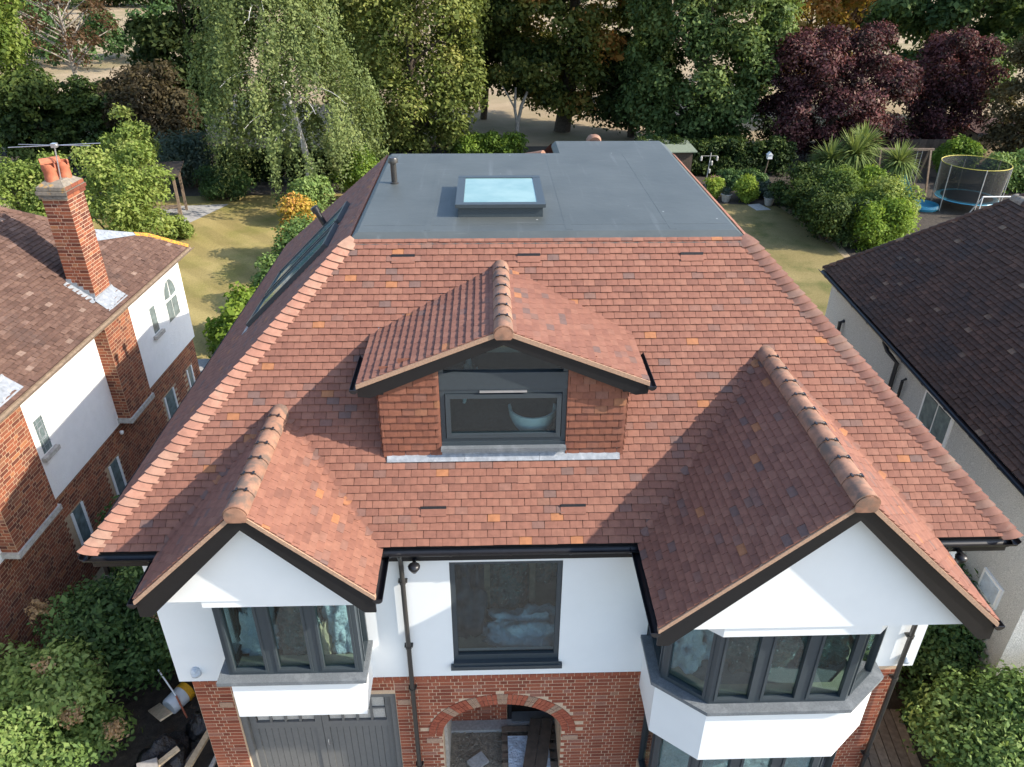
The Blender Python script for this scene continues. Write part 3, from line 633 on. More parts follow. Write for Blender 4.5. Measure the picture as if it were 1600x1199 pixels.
# lead apron
fr = front; s0 = ymain(DB)/fS
for i, (xa, xb) in enumerate(((-2.22, -1.2), (-1.2, -.2), (-.2, .87))):
    MB().hexa([fr.p(xa, s0-.11, .025), fr.p(xb-.004, s0-.11, .025), fr.p(xb-.004, s0+.05, .025), fr.p(xa, s0+.05, .025), fr.p(xa, s0-.11, .048), fr.p(xb-.004, s0-.11, .048), fr.p(xb-.004, s0+.05, .052), fr.p(xa, s0+.05, .052)]).build('lead_apron', M['lead'], dormer)

def rect_frame(b, x0, x1, z0, z1, y0, y1, t, tb=None):
    tb = tb or t
    b.box(x0, y0, z0, x1, y1, z0+tb); b.box(x0, y0, z1-t, x1, y1, z1); b.box(x0, y0, z0+tb, x0+t, y1, z1-t); b.box(x1-t, y0, z0+tb, x1, y1, z1-t)
dwin = MB().box(-1.49, DF-.02, 6.24, .135, DF+.07, 6.34).build('dormer_window', M['anth'], dormer)
b = MB(); b.box(-1.50, DF-.10, 6.24, .145, DF-.02, 6.285); b.build('window_sill', M['sillstone'], dwin)
MB().box(-1.49, DF-.03, 6.06, .135, DF+.03, 6.24).build('sill_apron', M['lead'], dwin)
b = MB(); rect_frame(b, -1.49, .135, 6.34, 7.14, DF-.01, DF+.07, .06); rect_frame(b, -1.42, .065, 6.41, 7.07, DF-.03, DF+.04, .06); b.build('window_frame', M['anth'], dwin)
MB().box(-1.36, DF+.0, 6.47, .005, DF+.012, 7.01).build('pane', M['glass'], dwin)
MB().box(-1.49, DF-.02, 7.14, .135, DF+.08, 7.38).build('transom_panel', M['anth'], dwin)
MB().box(-.98, DF-.04, 7.10, -.38, DF-.015, 7.125).build('trickle_vent', M['metal'], dwin)
zt = lambda x: DZ-abs(x-DX)*D_SL-.13
MB().prism([(-1.43, DF+.02, 7.4), (.075, DF+.02, 7.4), (.075, DF+.02, zt(.075)), (DX, DF+.02, zt(DX)), (-1.43, DF+.02, zt(-1.43))], (0, .012, 0)).build('pane', M['glass'], dwin)
for xa in (-1.49, .075): MB().box(xa, DF-.01, 7.38, xa+.06, DF+.07, 7.56).build('window_post', M['anth'], dwin)
# loft room behind the dormer
b = MB(); b.prism([(-2.2, 1.9, 6.1), (.85, 1.9, 6.1), (.85, 1.9, 7.25), (DX, 1.9, 7.85), (-2.2, 1.9, 7.25)], (0, .04, 0)); b.build('loft_back_wall', M['wallin'], house)
b = MB(); b.box(-2.2, .95, 6.02, .9, 1.9, 6.1); b.build('loft_floor', M['floorin'], house)

tiles.finish(300)

# -- walls
def wall_boxes(name, boxes, mat, parent=house):
    b = MB()
    for q in boxes: b.box(*q)
    return b.build(name, mat, parent)
ZB = 2.64
LO = (-4.40, -2.62); RO = (1.36, 4.40); CW = (-1.425, .105, 2.93, 4.88)
wall_boxes('rendered_wall', [
 (-5.45, YW, ZB, LO[0], .4, 5.2), (LO[0], YW, ZB, LO[1], .4, 3.40), (LO[1], YW, ZB, CW[0], .4, 5.2), (CW[0], YW, ZB, CW[1], .4, CW[2]), (CW[0], YW, CW[3], CW[1], .4, 5.2),
 (CW[1], YW, ZB, RO[0], .4, 5.2), (RO[0], YW, ZB, RO[1], .4, 3.38), (RO[1], YW, ZB, 5.45, .4, 5.2),
 (-5.45, .4, ZB, -5.2, 11.2, 5.2), (5.2, .4, ZB, 5.45, 11.2, 5.2), (-5.2, 10.95, 0, 5.2, 11.2, 5.2)], M['render'])
wall_boxes('lower_side_wall', [(-5.27, .4, 0, -5.05, 11.2, ZB), (5.05, .4, 0, 5.27, 11.2, ZB)], M['mortar'])
wall_boxes('interior_wall', [(-5.2, 3.6, ZB, 5.2, 3.7, 5.2), (-2.35, .4, ZB, -2.25, 3.6, 5.2), (1.05, .4, ZB, 1.15, 3.6, 5.2)], M['wallin'])
wall_boxes('interior_floor', [(-5.2, -.0+.4, ZB, 5.2, 3.6, ZB+.06)], M['floorin'])
# gable faces with soffits
for (gx, gz, sl, hw, y, zb) in ((LX, LZ, L_SL, 1.37, -.55, 4.96), (RX, RZ, R_SL, 1.90, -1.2, 5.02)):
    u = lambda x: gz-abs(x-gx)*sl-.14
    pl = [(gx-hw, y, zb), (gx+hw, y, zb), (gx+hw, y, max(zb+.05, u(gx+hw))), (gx, y, u(gx)), (gx-hw, y, max(zb+.05, u(gx-hw)))]
    MB().prism(pl, (0, .12, 0)).build('gable_face', M['render'], house)
    MB().box(gx-hw, y+.12, zb, gx+hw, YW, zb+.06).build('gable_soffit', M['render'], house)

def light_window(a, bpt, z0, z1, n, win, th=.07, ft=.06):
    """a run of n lights between plan points a and b, frames and panes children of win"""
    a, bpt = V((*a, 0)), V((*bpt, 0)); d = (bpt-a).normalized(); nn = V((d.y, -d.x, 0)); L = (bpt-a).length
    def bx(b, u0, u1, v0, v1, zz0, zz1):
        P = lambda u, v, z: a+d*u+nn*v+V((0, 0, z))
        b.hexa([P(u0, v1, zz0), P(u1, v1, zz0), P(u1, v0, zz0), P(u0, v0, zz0), P(u0, v1, zz1), P(u1, v1, zz1), P(u1, v0, zz1), P(u0, v0, zz1)])
    w = L/n
    for i in range(n):
        u0, u1 = i*w, (i+1)*w; b = MB()
        bx(b, u0, u1, -th, 0, z0, z0+ft); bx(b, u0, u1, -th, 0, z1-ft, z1); bx(b, u0, u0+ft, -th, 0, z0+ft, z1-ft); bx(b, u1-ft, u1, -th, 0, z0+ft, z1-ft)
        s = .035; bx(b, u0+ft, u1-ft, -th+.01, .016, z0+ft, z0+ft+s); bx(b, u0+ft, u1-ft, -th+.01, .016, z1-ft-s, z1-ft); bx(b, u0+ft, u0+ft+s, -th+.01, .016, z0+ft+s, z1-ft-s); bx(b, u1-ft-s, u1-ft, -th+.01, .016, z0+ft+s, z1-ft-s)
        b.build('window_frame', M['anth'], win)
        g = MB(); bx(g, u0+ft+s-.005, u1-ft-s+.005, -.045, -.033, z0+ft+s-.005, z1-ft-s+.005); g.build('pane', M['glass'], win)

# left oriel
OY = -.40
ori = MB().box(-4.40, -.47, 2.65, -2.62, YW, 3.36).build('box_window', M['render'], house, label='white boxed out window with three dark framed lights')
MB().box(-4.56, -.535, 3.365, -2.56, YW, 3.43).build('window_sill', M['sillstone'], ori)
MB().box(-4.46, -.535, 4.84, -2.58, YW, 4.957).build('head_band', M['render'], ori)
light_window((-4.42, OY), (-2.62, OY), 3.43, 4.84, 3, ori)
light_window((-2.624, OY+.074), (-2.624, YW-.003), 3.43, 4.84, 1, ori)
light_window((-4.416, YW-.003), (-4.416, OY+.074), 3.43, 4.84, 1, ori)
# right canted bay
def poly_prism(pts, z0, z1): return MB().prism([(x, y, z0) for x, y in pts], (0, 0, z1-z0))
def bayp(o): return [(1.345-o, YW), (1.345-o, -.62-o*.5), (1.93-o*.3, -1.09-o), (3.78+o*.3, -1.09-o), (4.38+o, -.62-o*.5), (4.38+o, YW)]
bay = poly_prism(bayp(0), 2.35, 3.36).build('canted_bay', M['render'], house, label='white canted bay with dark framed windows under large gable')
poly_prism(bayp(.07), 3.365, 3.425).build('window_sill', M['sillstone'], bay)
poly_prism(bayp(.085), 4.85, 5.017).build('head_band', M['render'], bay)
q = bayp(-.07)
light_window(q[0], q[1], 3.425, 4.85, 1, bay); light_window(q[1], q[2], 3.425, 4.85, 1, bay); light_window(q[2], q[3], 3.425, 4.85, 3, bay); light_window(q[3], q[4], 3.425, 4.85, 1, bay); light_window(q[4], q[5], 3.425, 4.85, 1, bay)
low = poly_prism(bayp(-.12), 0, .55).build('lower_bay', M['mortar'], house, label='ground floor bay below the white apron')
q = bayp(-.14)
for i, nn_ in ((0, 1), (1, 1), (2, 3), (3, 1), (4, 1)): light_window(q[i], q[i+1], .55, 2.34, nn_, low)
MB().box(1.6, -.45, .6, 4.2, -.42, 2.3).build('blind', M['sheetblue'], low)
# centre window
cw = MB().box(CW[0]-.04, YW-.07, CW[2]-.10, CW[1]+.05, YW+.02, CW[2]-.03).build('picture_window', M['anth'], house, label='large single pane window in dark frame')
MB().box(CW[0]+.0, YW-.045, CW[2]-.03, CW[1], YW+.06, CW[2]+.02).build('window_sill', M['anth'], cw)
b = MB(); rect_frame(b, CW[0], CW[1], CW[2]+.02, CW[3], YW+.03, YW+.1, .07, .1); b.build('window_frame', M['anth'], cw)
MB().box(CW[0]+.065, YW+.06, CW[2]+.115, CW[1]-.065, YW+.072, CW[3]-.065).build('pane', M['glass'], cw)

# eaves, gutters, pipes
for (x0, x1) in ((-6.0, LX-LHW-.02), (LX+LHW+.02, RX-RHW-.02), (RX+RHW+.02, 6.0)):
    MB().box(x0, .035, HZ-.28, x1, .07, HZ-.035).build('fascia', M['blackboard'], house)
    MB().box(x0, .07, HZ-.28, x1, YW+.02, HZ-.24).build('soffit', M['blackboard'], house)
    g = MB(); g.half((x0-.03, -.035, HZ-.06), (x1+.03, -.035, HZ-.06), .062, (0, 0, -1), 10, .006); o = g.build('gutter', M['black'], house); smooth_by_angle(o)
    k = int((x1-x0)/.8)
    for i in range(k+1):
        x = x0+.1+(x1-x0-.2)*(i/max(k, 1)); MB().half((x-.015, -.035, HZ-.06), (x+.015, -.035, HZ-.06), .069, (0, 0, -1), 8, .008).build('gutter_bracket', M['black'], o)
for sg in (-1, 1):
    g = MB(); g.half((sg*6.04, -.05, HZ-.05), (sg*6.04, 11.3, HZ-.05), .062, (0, 0, -1), 10, .006); smooth_by_angle(g.build('gutter', M['black'], house))
    x0, x1 = sorted((sg*5.45, sg*5.97)); MB().box(x0, .1, HZ-.28, x1, 11.3, HZ-.2).build('soffit', M['blackboard'], house)
    MB().box(min(sg*5.97, sg*6.0), .05, HZ-.28, max(sg*5.97, sg*6.0), 11.3, HZ-.05).build('fascia', M['blackboard'], house)
def pipe(x, y, z1, label):
    b = MB(); b.tube([(x, y, 0), (x, y, z1)], .035, 14); b.tube([(x, y, z1-.02), (x, y-.02, z1+.08), (x, -.03, HZ-.12)], .034, 12)
    o = b.build('downpipe', M['pipe'], house, label=label); smooth_by_angle(o)
    for z in (.6, 2.45, 3.35, 4.6):
        MB().tube([(x, y, z-.02), (x, y, z+.02)], .045, 14).build('pipe_clip', M['pipe'], o); MB().box(x-.06, y+.0, z-.012, x+.06, YW+.005, z+.012).build('pipe_bracket', M['pipe'], o)
pipe(-2.05, .08, 4.95, 'dark downpipe between garage and arched porch'); pipe(5.2, .08, 4.9, 'dark downpipe at the outer corner')
# floodlights under the eaves
for (x, y, z, lab) in ((-1.86, -.02, 5.03, 'black floodlight under the middle gutter'), (5.35, -.03, 5.03, 'black floodlight under the outer gutter')):
    b = MB(); b.lathe([(.001, -.11), (.03, -.105), (.075, -.03), (.08, 0), (.05, .03), (.001, .035)], (x, y-.05, z), 16)
    o = b.build('floodlight', M['black'], house, label=lab, smooth=True); MB().box(x-.02, y-.05, z, x+.02, YW, z+.05).build('bracket', M['black'], o)
for (x, z, lab) in ((-5.16, 2.86, 'pale alarm dome on the left corner'), (5.28, 2.83, 'pale alarm dome by the downpipe')):
    b = MB(); b.lathe([(.001, -.06), (.07, -.05), (.075, 0), (.06, .06), (.03, .09), (.001, .1)], (x, YW-.02, z), 16); b.build('alarm_sensor', M['sheetblue'], house, smooth=True)  # bluish white alarm sensor domes, no lamp in them

# -- brick ground floor
bw = MB(); ARX, ARZ, ARW, ARH = -.72, 1.30, .93, .68
def arch_hole(x, z, m=0): return abs(x-ARX) < ARW+m and (z < ARZ or ((x-ARX)/(ARW+m))**2+((z-ARZ)/(ARH+m))**2 < 1)
GX0, GX1, GZ1 = -4.74, -2.33, 2.26
def slab_poly(pts): bw.prism([(x, YW+.004, z) for x, z in pts], (0, .24, 0))
slab_poly([(-5.27, 0), (GX0, 0), (GX0, ZB), (-5.27, ZB)]); slab_poly([(GX0, GZ1), (GX1, GZ1), (GX1, ZB), (GX0, ZB)])
slab_poly([(GX1, 0), (ARX-ARW, 0), (ARX-ARW, ZB), (GX1, ZB)]); slab_poly([(ARX+ARW, 0), (1.5, 0), (1.5, ZB), (ARX+ARW, ZB)])
K = 14; arc = [(ARX+ARW*math.cos(math.pi*k/K), ARZ+ARH*math.sin(math.pi*k/K)) for k in range(K+1)]
for k in range(K):
    (xa, za), (xb, zb_) = arc[k], arc[k+1]; slab_poly([(xb, zb_), (xa, za), (xa, ZB), (xb, ZB)])
wallp = bw.build('brick_wall', M['mortar'], house); wallq = MB().box(4.3, YW+.004, 0, 5.27, YW+.244, ZB).build('brick_pier', M['mortar'], house)
br = Bricks(); ff = Frame((0, YW+.004, 0), (1, 0, 0), (0, 0, 1))
hole = lambda x, z, w: (GX0-.02 < x < GX1+.02 and z < GZ1+.07) or arch_hole(x, z, .25) and (z > ARZ-.02 or arch_hole(x, z, w/2-.03))
for (x0, x1) in ((-5.27, GX0), (GX1, 1.5), (4.3, 5.27)): br.face(ff, x0, x1, .015, ZB-.075, wallp if x0 < 4 else wallq, M['brick'], hole)
br.face(ff, GX0, GX1, GZ1+.08, ZB-.075, wallp, M['brick'])
# header course under the render
for i in range(int((1.5+5.27)/.1125)):
    x = -5.27+i*.1125; br.items.append((0, ff, x+.006, x+.108, ZB-.07, ZB-.004, .5+.3*random.random(), .012, wallp, M['brick']))
# porch inside
pf = Frame((0, 1.25, 0), (1, 0, 0), (0, 0, 1)); MB().box(-1.75, 1.254, 0, -.62, 1.4, 2.6).build('porch_back_wall', M['mortar'], wallp)
br.face(pf, -1.75, -.62, .06, 2.4, wallp, M['brick'])
br.finish(300)
# arch ring: two rings of bricks with tile keys
b = MB(); N = 44
for k in range(N):
    key = k in (0, 1, 9, 10, 15, 16, 21, 22, 27, 28, 33, 34, 42, 43) and k not in (0, 1, 42, 43)
    t0, t1 = math.pi*(k+.06)/N, math.pi*(k+.94)/N
    rings = [(.0, .105), (.113, .22)]
    for (r0, r1) in rings:
        if key:
            sub = 3
            for q_ in range(sub):
                a0 = t0+(t1-t0)*(q_+.12)/sub; a1 = t0+(t1-t0)*(q_+.88)/sub; P = lambda t, r, y: (ARX+(ARW+r)*math.cos(t), y, ARZ+(ARH+r)*math.sin(t))
                bb = MB().hexa([P(a0, r0, YW+.03), P(a0, r1, YW+.03), P(a1, r1, YW+.03), P(a1, r0, YW+.03), P(a0, r0, YW-.012), P(a0, r1, YW-.012), P(a1, r1, YW-.012), P(a1, r0, YW-.012)], .3)
                bb.f = [f[::-1] for f in bb.f]; bb.build('arch_tile_key', M['mortar_tan'], wallp)
        else:
            P = lambda t, r, y: (ARX+(ARW+r)*math.cos(t), y, ARZ+(ARH+r)*math.sin(t))
            bb = MB().hexa([P(t0, r0, YW+.2), P(t0, r1, YW+.2), P(t1, r1, YW+.2), P(t1, r0, YW+.2), P(t0, r0, YW-.012), P(t0, r1, YW-.012), P(t1, r1, YW-.012), P(t1, r0, YW-.012)])
            bb.f = [f[::-1] for f in bb.f]; bb.build('arch_brick', M['archbrick'], wallp)
for (x, z, w) in ((ARX-ARW-.14, 1.08, .24), (ARX+ARW+.14, 1.08, .24), (GX1+.13, 2.02, .2), (GX0-.12, 2.05, .2)):
    MB().box(x-w/2, YW-.012, z, x+w/2, YW+.05, z+.11).build('stone_block', M['mortar_tan'], wallp)
# porch fittings
MB().box(-1.66, .36, 0, -1.60, 1.25, 2.6).build('porch_side_wall', M['stone'], wallp); MB().box(.21, .36, 0, .27, 1.25, 2.6).build('porch_side_wall', M['mortar'], wallp)
MB().box(-1.7, .36, 2.42, .3, 1.4, 2.5).build('porch_ceiling', M['wallin'], wallp)
pd = MB().box(-.60, 1.22, .16, -.54, 1.34, 2.3).build('porch_door', M['black'], house, label='dark open doorway inside the brick arch')
MB().box(-.54, 1.16, .12, .24, 1.36, .16).build('threshold', M['metal'], pd); MB().box(-.54, 2.4, .1, .24, 2.45, 2.3).build('door_leaf', M['navy'], pd); MB().box(-.62, 1.3, .02, .24, 2.4, .1).build('hall_floor', M['darktimber'], pd)
MB().box(-.62, 1.12, 0, .24, 1.24, .12).build('door_step', M['concrete'], pd)
MB().box(-1.6, 1.05, 0, -.62, 1.25, .10).build('plinth', M['concrete'], wallp)
# garage
gd = MB().box(GX0, .20, GZ1-.12, GX1, .36, GZ1).build('garage_door', M['garage'], house, label='grey boarded double garage doors with small obscured panes')
for xa in (GX0, GX1-.09): MB().box(xa, .2, 0, xa+.09, .36, GZ1-.12).build('door_frame', M['garage'], gd)
mid = (GX0+GX1)/2
for (x0, x1) in ((GX0+.095, mid-.004), (mid+.004, GX1-.095)):
    lf_ = MB(); lf_.box(x0, .27, .04, x0+.10, .32, GZ1-.13); lf_.box(x1-.10, .27, .04, x1, .32, GZ1-.13); lf_.box(x0+.1, .27, GZ1-.22, x1-.1, .32, GZ1-.13); lf_.box(x0+.1, .27, 1.36, x1-.1, .32, 1.50); lf_.box(x0+.1, .27, .04, x1-.1, .32, .2)
    leaf = lf_.build('door_leaf', M['garage'], gd)
    n = 9; w = (x1-x0-.2)/n
    for i in range(n): MB().box(x0+.1+i*w+.003, .288, .2, x0+.1+(i+1)*w-.003, .31, 1.36).build('board', M['garage'], leaf)
    for r_ in range(2):
        for i in range(4):
            w4 = (x1-x0-.2)/4; za = 1.50+r_*.275; zb_ = za+.27 if r_ == 0 else GZ1-.22
            MB().box(x0+.1+i*w4+.018, .305, za+.018, x0+.1+(i+1)*w4-.018, .315, zb_-.01).build('pane', M['frost'], leaf)
    bb = MB()
    for i in range(1, 4): bb.box(x0+.1+i*(x1-x0-.2)/4-.018, .275, 1.50, x0+.1+i*(x1-x0-.2)/4+.018, .318, GZ1-.22)
    bb.box(x0+.1, .277, 1.765, x1-.1, .316, 1.795); bb.build('glazing_bar', M['garage'], leaf)
b = MB(); b.tube([(mid+.06, .25, .95), (mid+.06, .235, .98), (mid+.06, .235, 1.06), (mid+.06, .25, 1.09)], .008, 8); b.build('door_handle', M['metal'], gd)
MB().box(GX0, .36, 0, GX1, .4, GZ1).build('door_back', M['black'], gd)
# ------------------------------------------------------------------ brick and render neighbour
a0 = math.radians(2.83)
left = thing('brick_house', 'old brick and white render house with weathered brown tile roof and tall chimney', 'house', (-8.85, 12.13, 0), -a0)
LWd = Matrix.Translation((-8.85, 12.13, 0)) @ Matrix.Rotation(-a0, 4, 'Z')
P38 = math.tan(math.radians(38)); c38, s38 = math.cos(math.radians(38)), math.sin(math.radians(38))
EZ = 5.0; YF = -17.0
hipb = [(0, 0), (.73, -.71), (1.27, -1.86), (1.93, -2.49), (2.5, -3.12), (3.2, -3.9), (5.0, -5.8)]
def hip_y(bb):
    for (b0, y0), (b1, y1) in zip(hipb, hipb[1:]):
        if bb <= b1: return y0+(y1-y0)*(bb-b0)/(b1-b0)
    return hipb[-1][1]
b = MB(); top = [(-x, y, EZ+x*P38-.01) for x, y in hipb]
b.add([(0, YF, EZ-.01)]+top+[(-5.0, YF, EZ+5*P38-.01)], [tuple(range(len(top)+2))])
roofL = b.build('roof', M['under'], left)
b = MB(); n = len(top); rear = [(-x, .12, EZ) for x, y in hipb]
b.add(top+rear, [(i+1, i, n+i, n+i+1) for i in range(n-1)], .5); b.add([(-5, YF, EZ+5*P38), (-5, -5.8, EZ+5*P38), (-9.5, -5.8, EZ+.5), (-9.5, YF, EZ+.5)], [(0, 1, 2, 3)], .5)
b.build('rear_slope', M['oldtile'], roofL)
lt_ = Tiles(LWd); frL = Frame((0, 0, EZ), (0, 1, 0), (-c38, 0, s38))
lt_.course(frL, 5.0/c38, lambda s: YF, lambda s: hip_y(s*c38), roofL, M['oldtile'], rough=1.2, tail=.042, skip=lambda p, q: (-.82 < q.x < -.33 and (-4.13 < p.y < -3.51 or -8.38 < p.y < -7.62)))
lt_.finish(300)
# hip tiles: lichen covered at the corner, plain above
for i in range(30):
    bb = .02+i*.16
    if bb > 4.8: break
    if .70 < bb < 1.3: continue
    p0 = V((-bb, hip_y(bb), EZ+bb*P38)); p1 = V((-bb-.20, hip_y(bb+.20), EZ+(bb+.20)*P38))
    o = MB().half(p0+V((0, 0, -.01)), p1+V((0, 0, -.02)), .085, (.2, .35, 1), 8, .014, math.pi*.95).build('hip_tile', M['lichen'] if bb < .7 else M['oldtile'], roofL); smooth_by_angle(o)
MB().hexa([frL.p(hip_y(.66)-.02, .66/c38, .03), frL.p(hip_y(.66)+.06, .66/c38, .03), frL.p(hip_y(1.35)+.1, 1.35/c38, .03), frL.p(hip_y(1.35)-.0, 1.35/c38, .03), frL.p(hip_y(.66)-.35, .80/c38, .05), frL.p(hip_y(.66)+.06, .66/c38, .05), frL.p(hip_y(1.35)+.1, 1.35/c38, .05), frL.p(hip_y(1.35)-.3, 1.15/c38, .05)]).build('lead_patch', M['lead'], roofL)
# walls
XW = -.30; ZRn = 2.42
bkw = MB().box(-6, YF+.2, 0, XW-.05, -.2, ZRn).build('lower_wall', M['mortar2'], left)
secs = [(YF+.2, -9.1), (-7.78, -4.66), (-3.56, -.15)]
rw = None
for (y0, y1) in secs: MB().box(-6, y0, ZRn, XW, y1, 4.9).build('rendered_wall', M['whitewash'], left)
MB().box(-6, -9.1, ZRn, XW-.03, -7.78, 4.9).build('wall_core', M['mortar2'], left); MB().box(-6, -4.66, ZRn, XW-.03, -3.56, 4.9).build('wall_core', M['mortar2'], left)
bl = Bricks(LWd); fw = Frame((XW-.05, 0, 0), (0, 1, 0), (0, 0, 1))
gw = [(-7.05, -6.72), (-5.42, -5.10), (-2.42, -1.95), (-.95, -.72)]
bl.face(fw, -13, -.2, .015, ZRn, bkw, M['brick2'], lambda u, z, w: any(y0-.05-w/2 < u < y1+.05+w/2 and .72 < z < 1.78 for y0, y1 in gw))
frr = Frame((0, -.2, 0), (-1, 0, 0), (0, 0, 1)); bl.face(frr, .36, 3, .015, ZRn, bkw, M['brick2'], visible=False)
def breast(y0, y1):
    core = MB().box(XW-.03, y0, 2.58, -.008, y1, EZ-.06).build('chimney_breast', M['mortar2'], left)
    bl.face(Frame((-.008, 0, 0), (0, 1, 0), (0, 0, 1)), y0, y1, 2.58, EZ-.1, core, M['brick2'])
    bl.face(Frame((0, y0, 0), (1, 0, 0), (0, 0, 1)), XW-.03, -.008, 2.58, EZ-.1, core, M['brick2'])
    MB().box(XW-.03, y0-.05, 2.47, .035, y1+.05, 2.58).build('stone_corbel', M['stone'], core)
    return core
breast(-4.66, -3.56); breast(-9.1, -7.78)
def stack(y0, y1, pots):
    x0, x1 = -.84, -.31; zt = 7.5
    core = MB().box(x0+.006, y0+.006, EZ+.05, x1-.006, y1-.006, zt).build('chimney_stack', M['mortar'], left)
    bl.face(Frame((x1-.006, 0, 0), (0, 1, 0), (0, 0, 1)), y0, y1, EZ+.15, zt, core, M['brick2'])
    bl.face(Frame((0, y0+.006, 0), (1, 0, 0), (0, 0, 1)), x0, x1, EZ+.15, zt, core, M['brick2'])
    bl.face(Frame((0, y1-.006, 0), (-1, 0, 0), (0, 0, 1)), -x1, -x0, EZ+.15, zt, core, M['brick2'], visible=False)
    bl.face(Frame((x0+.006, 0, 0), (0, -1, 0), (0, 0, 1)), -y1, -y0, EZ+.15, zt, core, M['brick2'], visible=False)
    for i, (o, zz) in enumerate(((.03, zt), (.055, zt+.085), (.03, zt+.17))):
        MB().box(x0-o, y0-o, zz+.004, x1+o, y1+o, zz+.08).build('cap_course', M['oldcap'], core)
        k = 5
        for q_ in range(3):
            yy0 = y0-o+(y1-y0+2*o)*q_/3; MB().box(x1+o-.02, yy0+.006, zz+.008, x1+o+.006, yy0+(y1-y0+2*o)/3-.006, zz+.077).build('cap_brick', M['brick2'], core)
        for q_ in range(2):
            xx0 = x0-o+(x1-x0+2*o)*q_/2; MB().box(xx0+.006, y0-o-.006, zz+.008, xx0+(x1-x0+2*o)/2-.006, y0-o+.02, zz+.077).build('cap_brick', M['oldcap'], core)
    b = MB(); z = zt+.25; b.hexa([(x0-.02, y0-.02, z), (x1+.02, y0-.02, z), (x1+.02, y1+.02, z), (x0-.02, y1+.02, z), (x0+.1, y0+.12, z+.1), (x1-.1, y0+.12, z+.1), (x1-.1, y1-.12, z+.1), (x0+.1, y1-.12, z+.1)]); b.build('flaunching', M['oldcap'], core)
    cx = (x0+x1)/2
    if pots:
        for (px, py) in ((cx-.05, y0+.2), (cx+.08, y1-.2)):
            b = MB(); seg = 20; vs = []; prof = [(.125, .0), (.125, .10), (.118, .2), (.132, .22), (.135, .36)]
            for ri, (rr, zz) in enumerate(prof):
                for k in range(seg):
                    an = 2*math.pi*k/seg; dz = -.11*max(0, math.cos(an*2))**2 if ri == 4 else 0
                    vs.append((px+rr*math.cos(an), py+rr*math.sin(an), z+.06+zz+dz))
            for k in range(seg):
                an = 2*math.pi*k/seg; dz = -.11*max(0, math.cos(an*2))**2; vs.append((px+.108*math.cos(an), py+.108*math.sin(an), z+.42+dz))
            for k in range(seg):
                an = 2*math.pi*k/seg; vs.append((px+.09*math.cos(an), py+.09*math.sin(an), z+.12))
            fs = [(i*seg+k, i*seg+(k+1) % seg, (i+1)*seg+(k+1) % seg, (i+1)*seg+k) for i in range(6) for k in range(seg)]+[tuple(6*seg+k for k in range(seg))]
            b.add(vs, fs); smooth_by_angle(b.build('chimney_pot', M['terra'], core))
        b = MB(); b.half((cx-.22, (y0+y1)/2-.1, z+.40), (cx+.08, (y0+y1)/2+.12, z+.42), .10, (0, 0, 1), 10, .02); b.build('pot_hood', M['terra'], core)
    # lead
    b = MB(); b.add([(x1, y0-.06, EZ+.36), (x1, y1+.06, EZ+.36), (x1+.012, y1+.08, EZ+.30), (x1+.012, y0-.08, EZ+.30), (-.03, y1+.10, EZ+.075), (-.03, y0-.10, EZ+.075)], [(0, 3, 2, 1), (3, 5, 4, 2)]); o = b.build('lead_apron', M['lead'], core)
    for yy in (y0-.012, y1+.012):
        b = MB()
        for i in range(5):
            xa = x1-i*.106; b.hexa([(xa-.11, yy-.004, EZ+.02-xa*P38), (xa, yy-.004, EZ+.02-xa*P38), (xa, yy+.004, EZ+.02-xa*P38), (xa-.11, yy+.004, EZ+.02-xa*P38), (xa-.11, yy-.004, EZ+.20-xa*P38), (xa, yy-.004, EZ+.20-xa*P38), (xa, yy+.004, EZ+.20-xa*P38), (xa-.11, yy+.004, EZ+.20-xa*P38)])
        b.build('step_flashing', M['lead'], core)
    b = MB(); b.add([(x1+.01, y0-.18, EZ-(x1+.01)*P38+.045), (x1+.01, y0+.0, EZ-(x1+.01)*P38+.06), (x0, y0, EZ-x0*P38+.06), (x0, y0-.15, EZ-x0*P38+.045)], [(0, 1, 2, 3)]); b.build('side_flashing', M['lead'], core)
stack(-4.15, -3.49, True); stack(-8.42, -7.6, False)
bl.finish(300)
# eaves
MB().box(-.32, YF, EZ-.14, -.03, .1, EZ-.05).build('soffit', M['timber'], left)
g = MB(); g.half((.055, YF, EZ-.035), (.055, .12, EZ-.035), .055, (0, 0, -1), 8, .006); smooth_by_angle(g.build('gutter', M['timber'], left))
# windows
def lwin(y0, y1, z0, z1, mat='oldglass', frame='white', muntins=1, sill=True, x=XW):
    w = MB().box(x-.06, y0-.03, z0-.03, x+.006, y1+.03, z1+.03).build('window', M[frame], left)
    n = muntins+1
    for i in range(n):
        ya, yb = y0+(y1-y0)*i/n, y0+(y1-y0)*(i+1)/n; MB().box(x-.01, ya+.012, z0, x+.012, yb-.012, z1).build('pane', M[mat], w)
    if sill: MB().box(x-.02, y0-.1, z0-.12, x+.09, y1+.1, z0-.03).build('sill', M['stone'], w)
    return w
M['leaded'] = surf('leaded_glass', col=(.13, .17, .17), rough=.12, nscale=7, var=.4, spec=.6)
w = lwin(-7.28, -6.98, 3.42, 4.15, 'leaded', 'whitewash', 0)
b = MB(); xx = XW+.014
for z in (3.55, 3.72, 3.95, 4.05): b.bar((xx, -7.28, z), (xx, -6.98, z+.02), .008, .008)
for y in (-7.2, -7.06): b.bar((xx, y, 3.42), (xx, y, 4.15), .008, .008)
b.tube([(xx, -7.13+.09*math.cos(t), 3.82+.13*math.sin(t)) for t in [k*math.pi/8 for k in range(17)]], .006, 5, caps=False); b.build('lead_came', M['lead'], w)
w = lwin(-2.2, -1.9, 3.5, 4.17, 'leaded', 'whitewash', 0)
w = lwin(-1.32, -.64, 3.4, 3.93, 'leaded', 'white', 1, False)
cy_, cz_, R_ = -.98, 3.99, .34
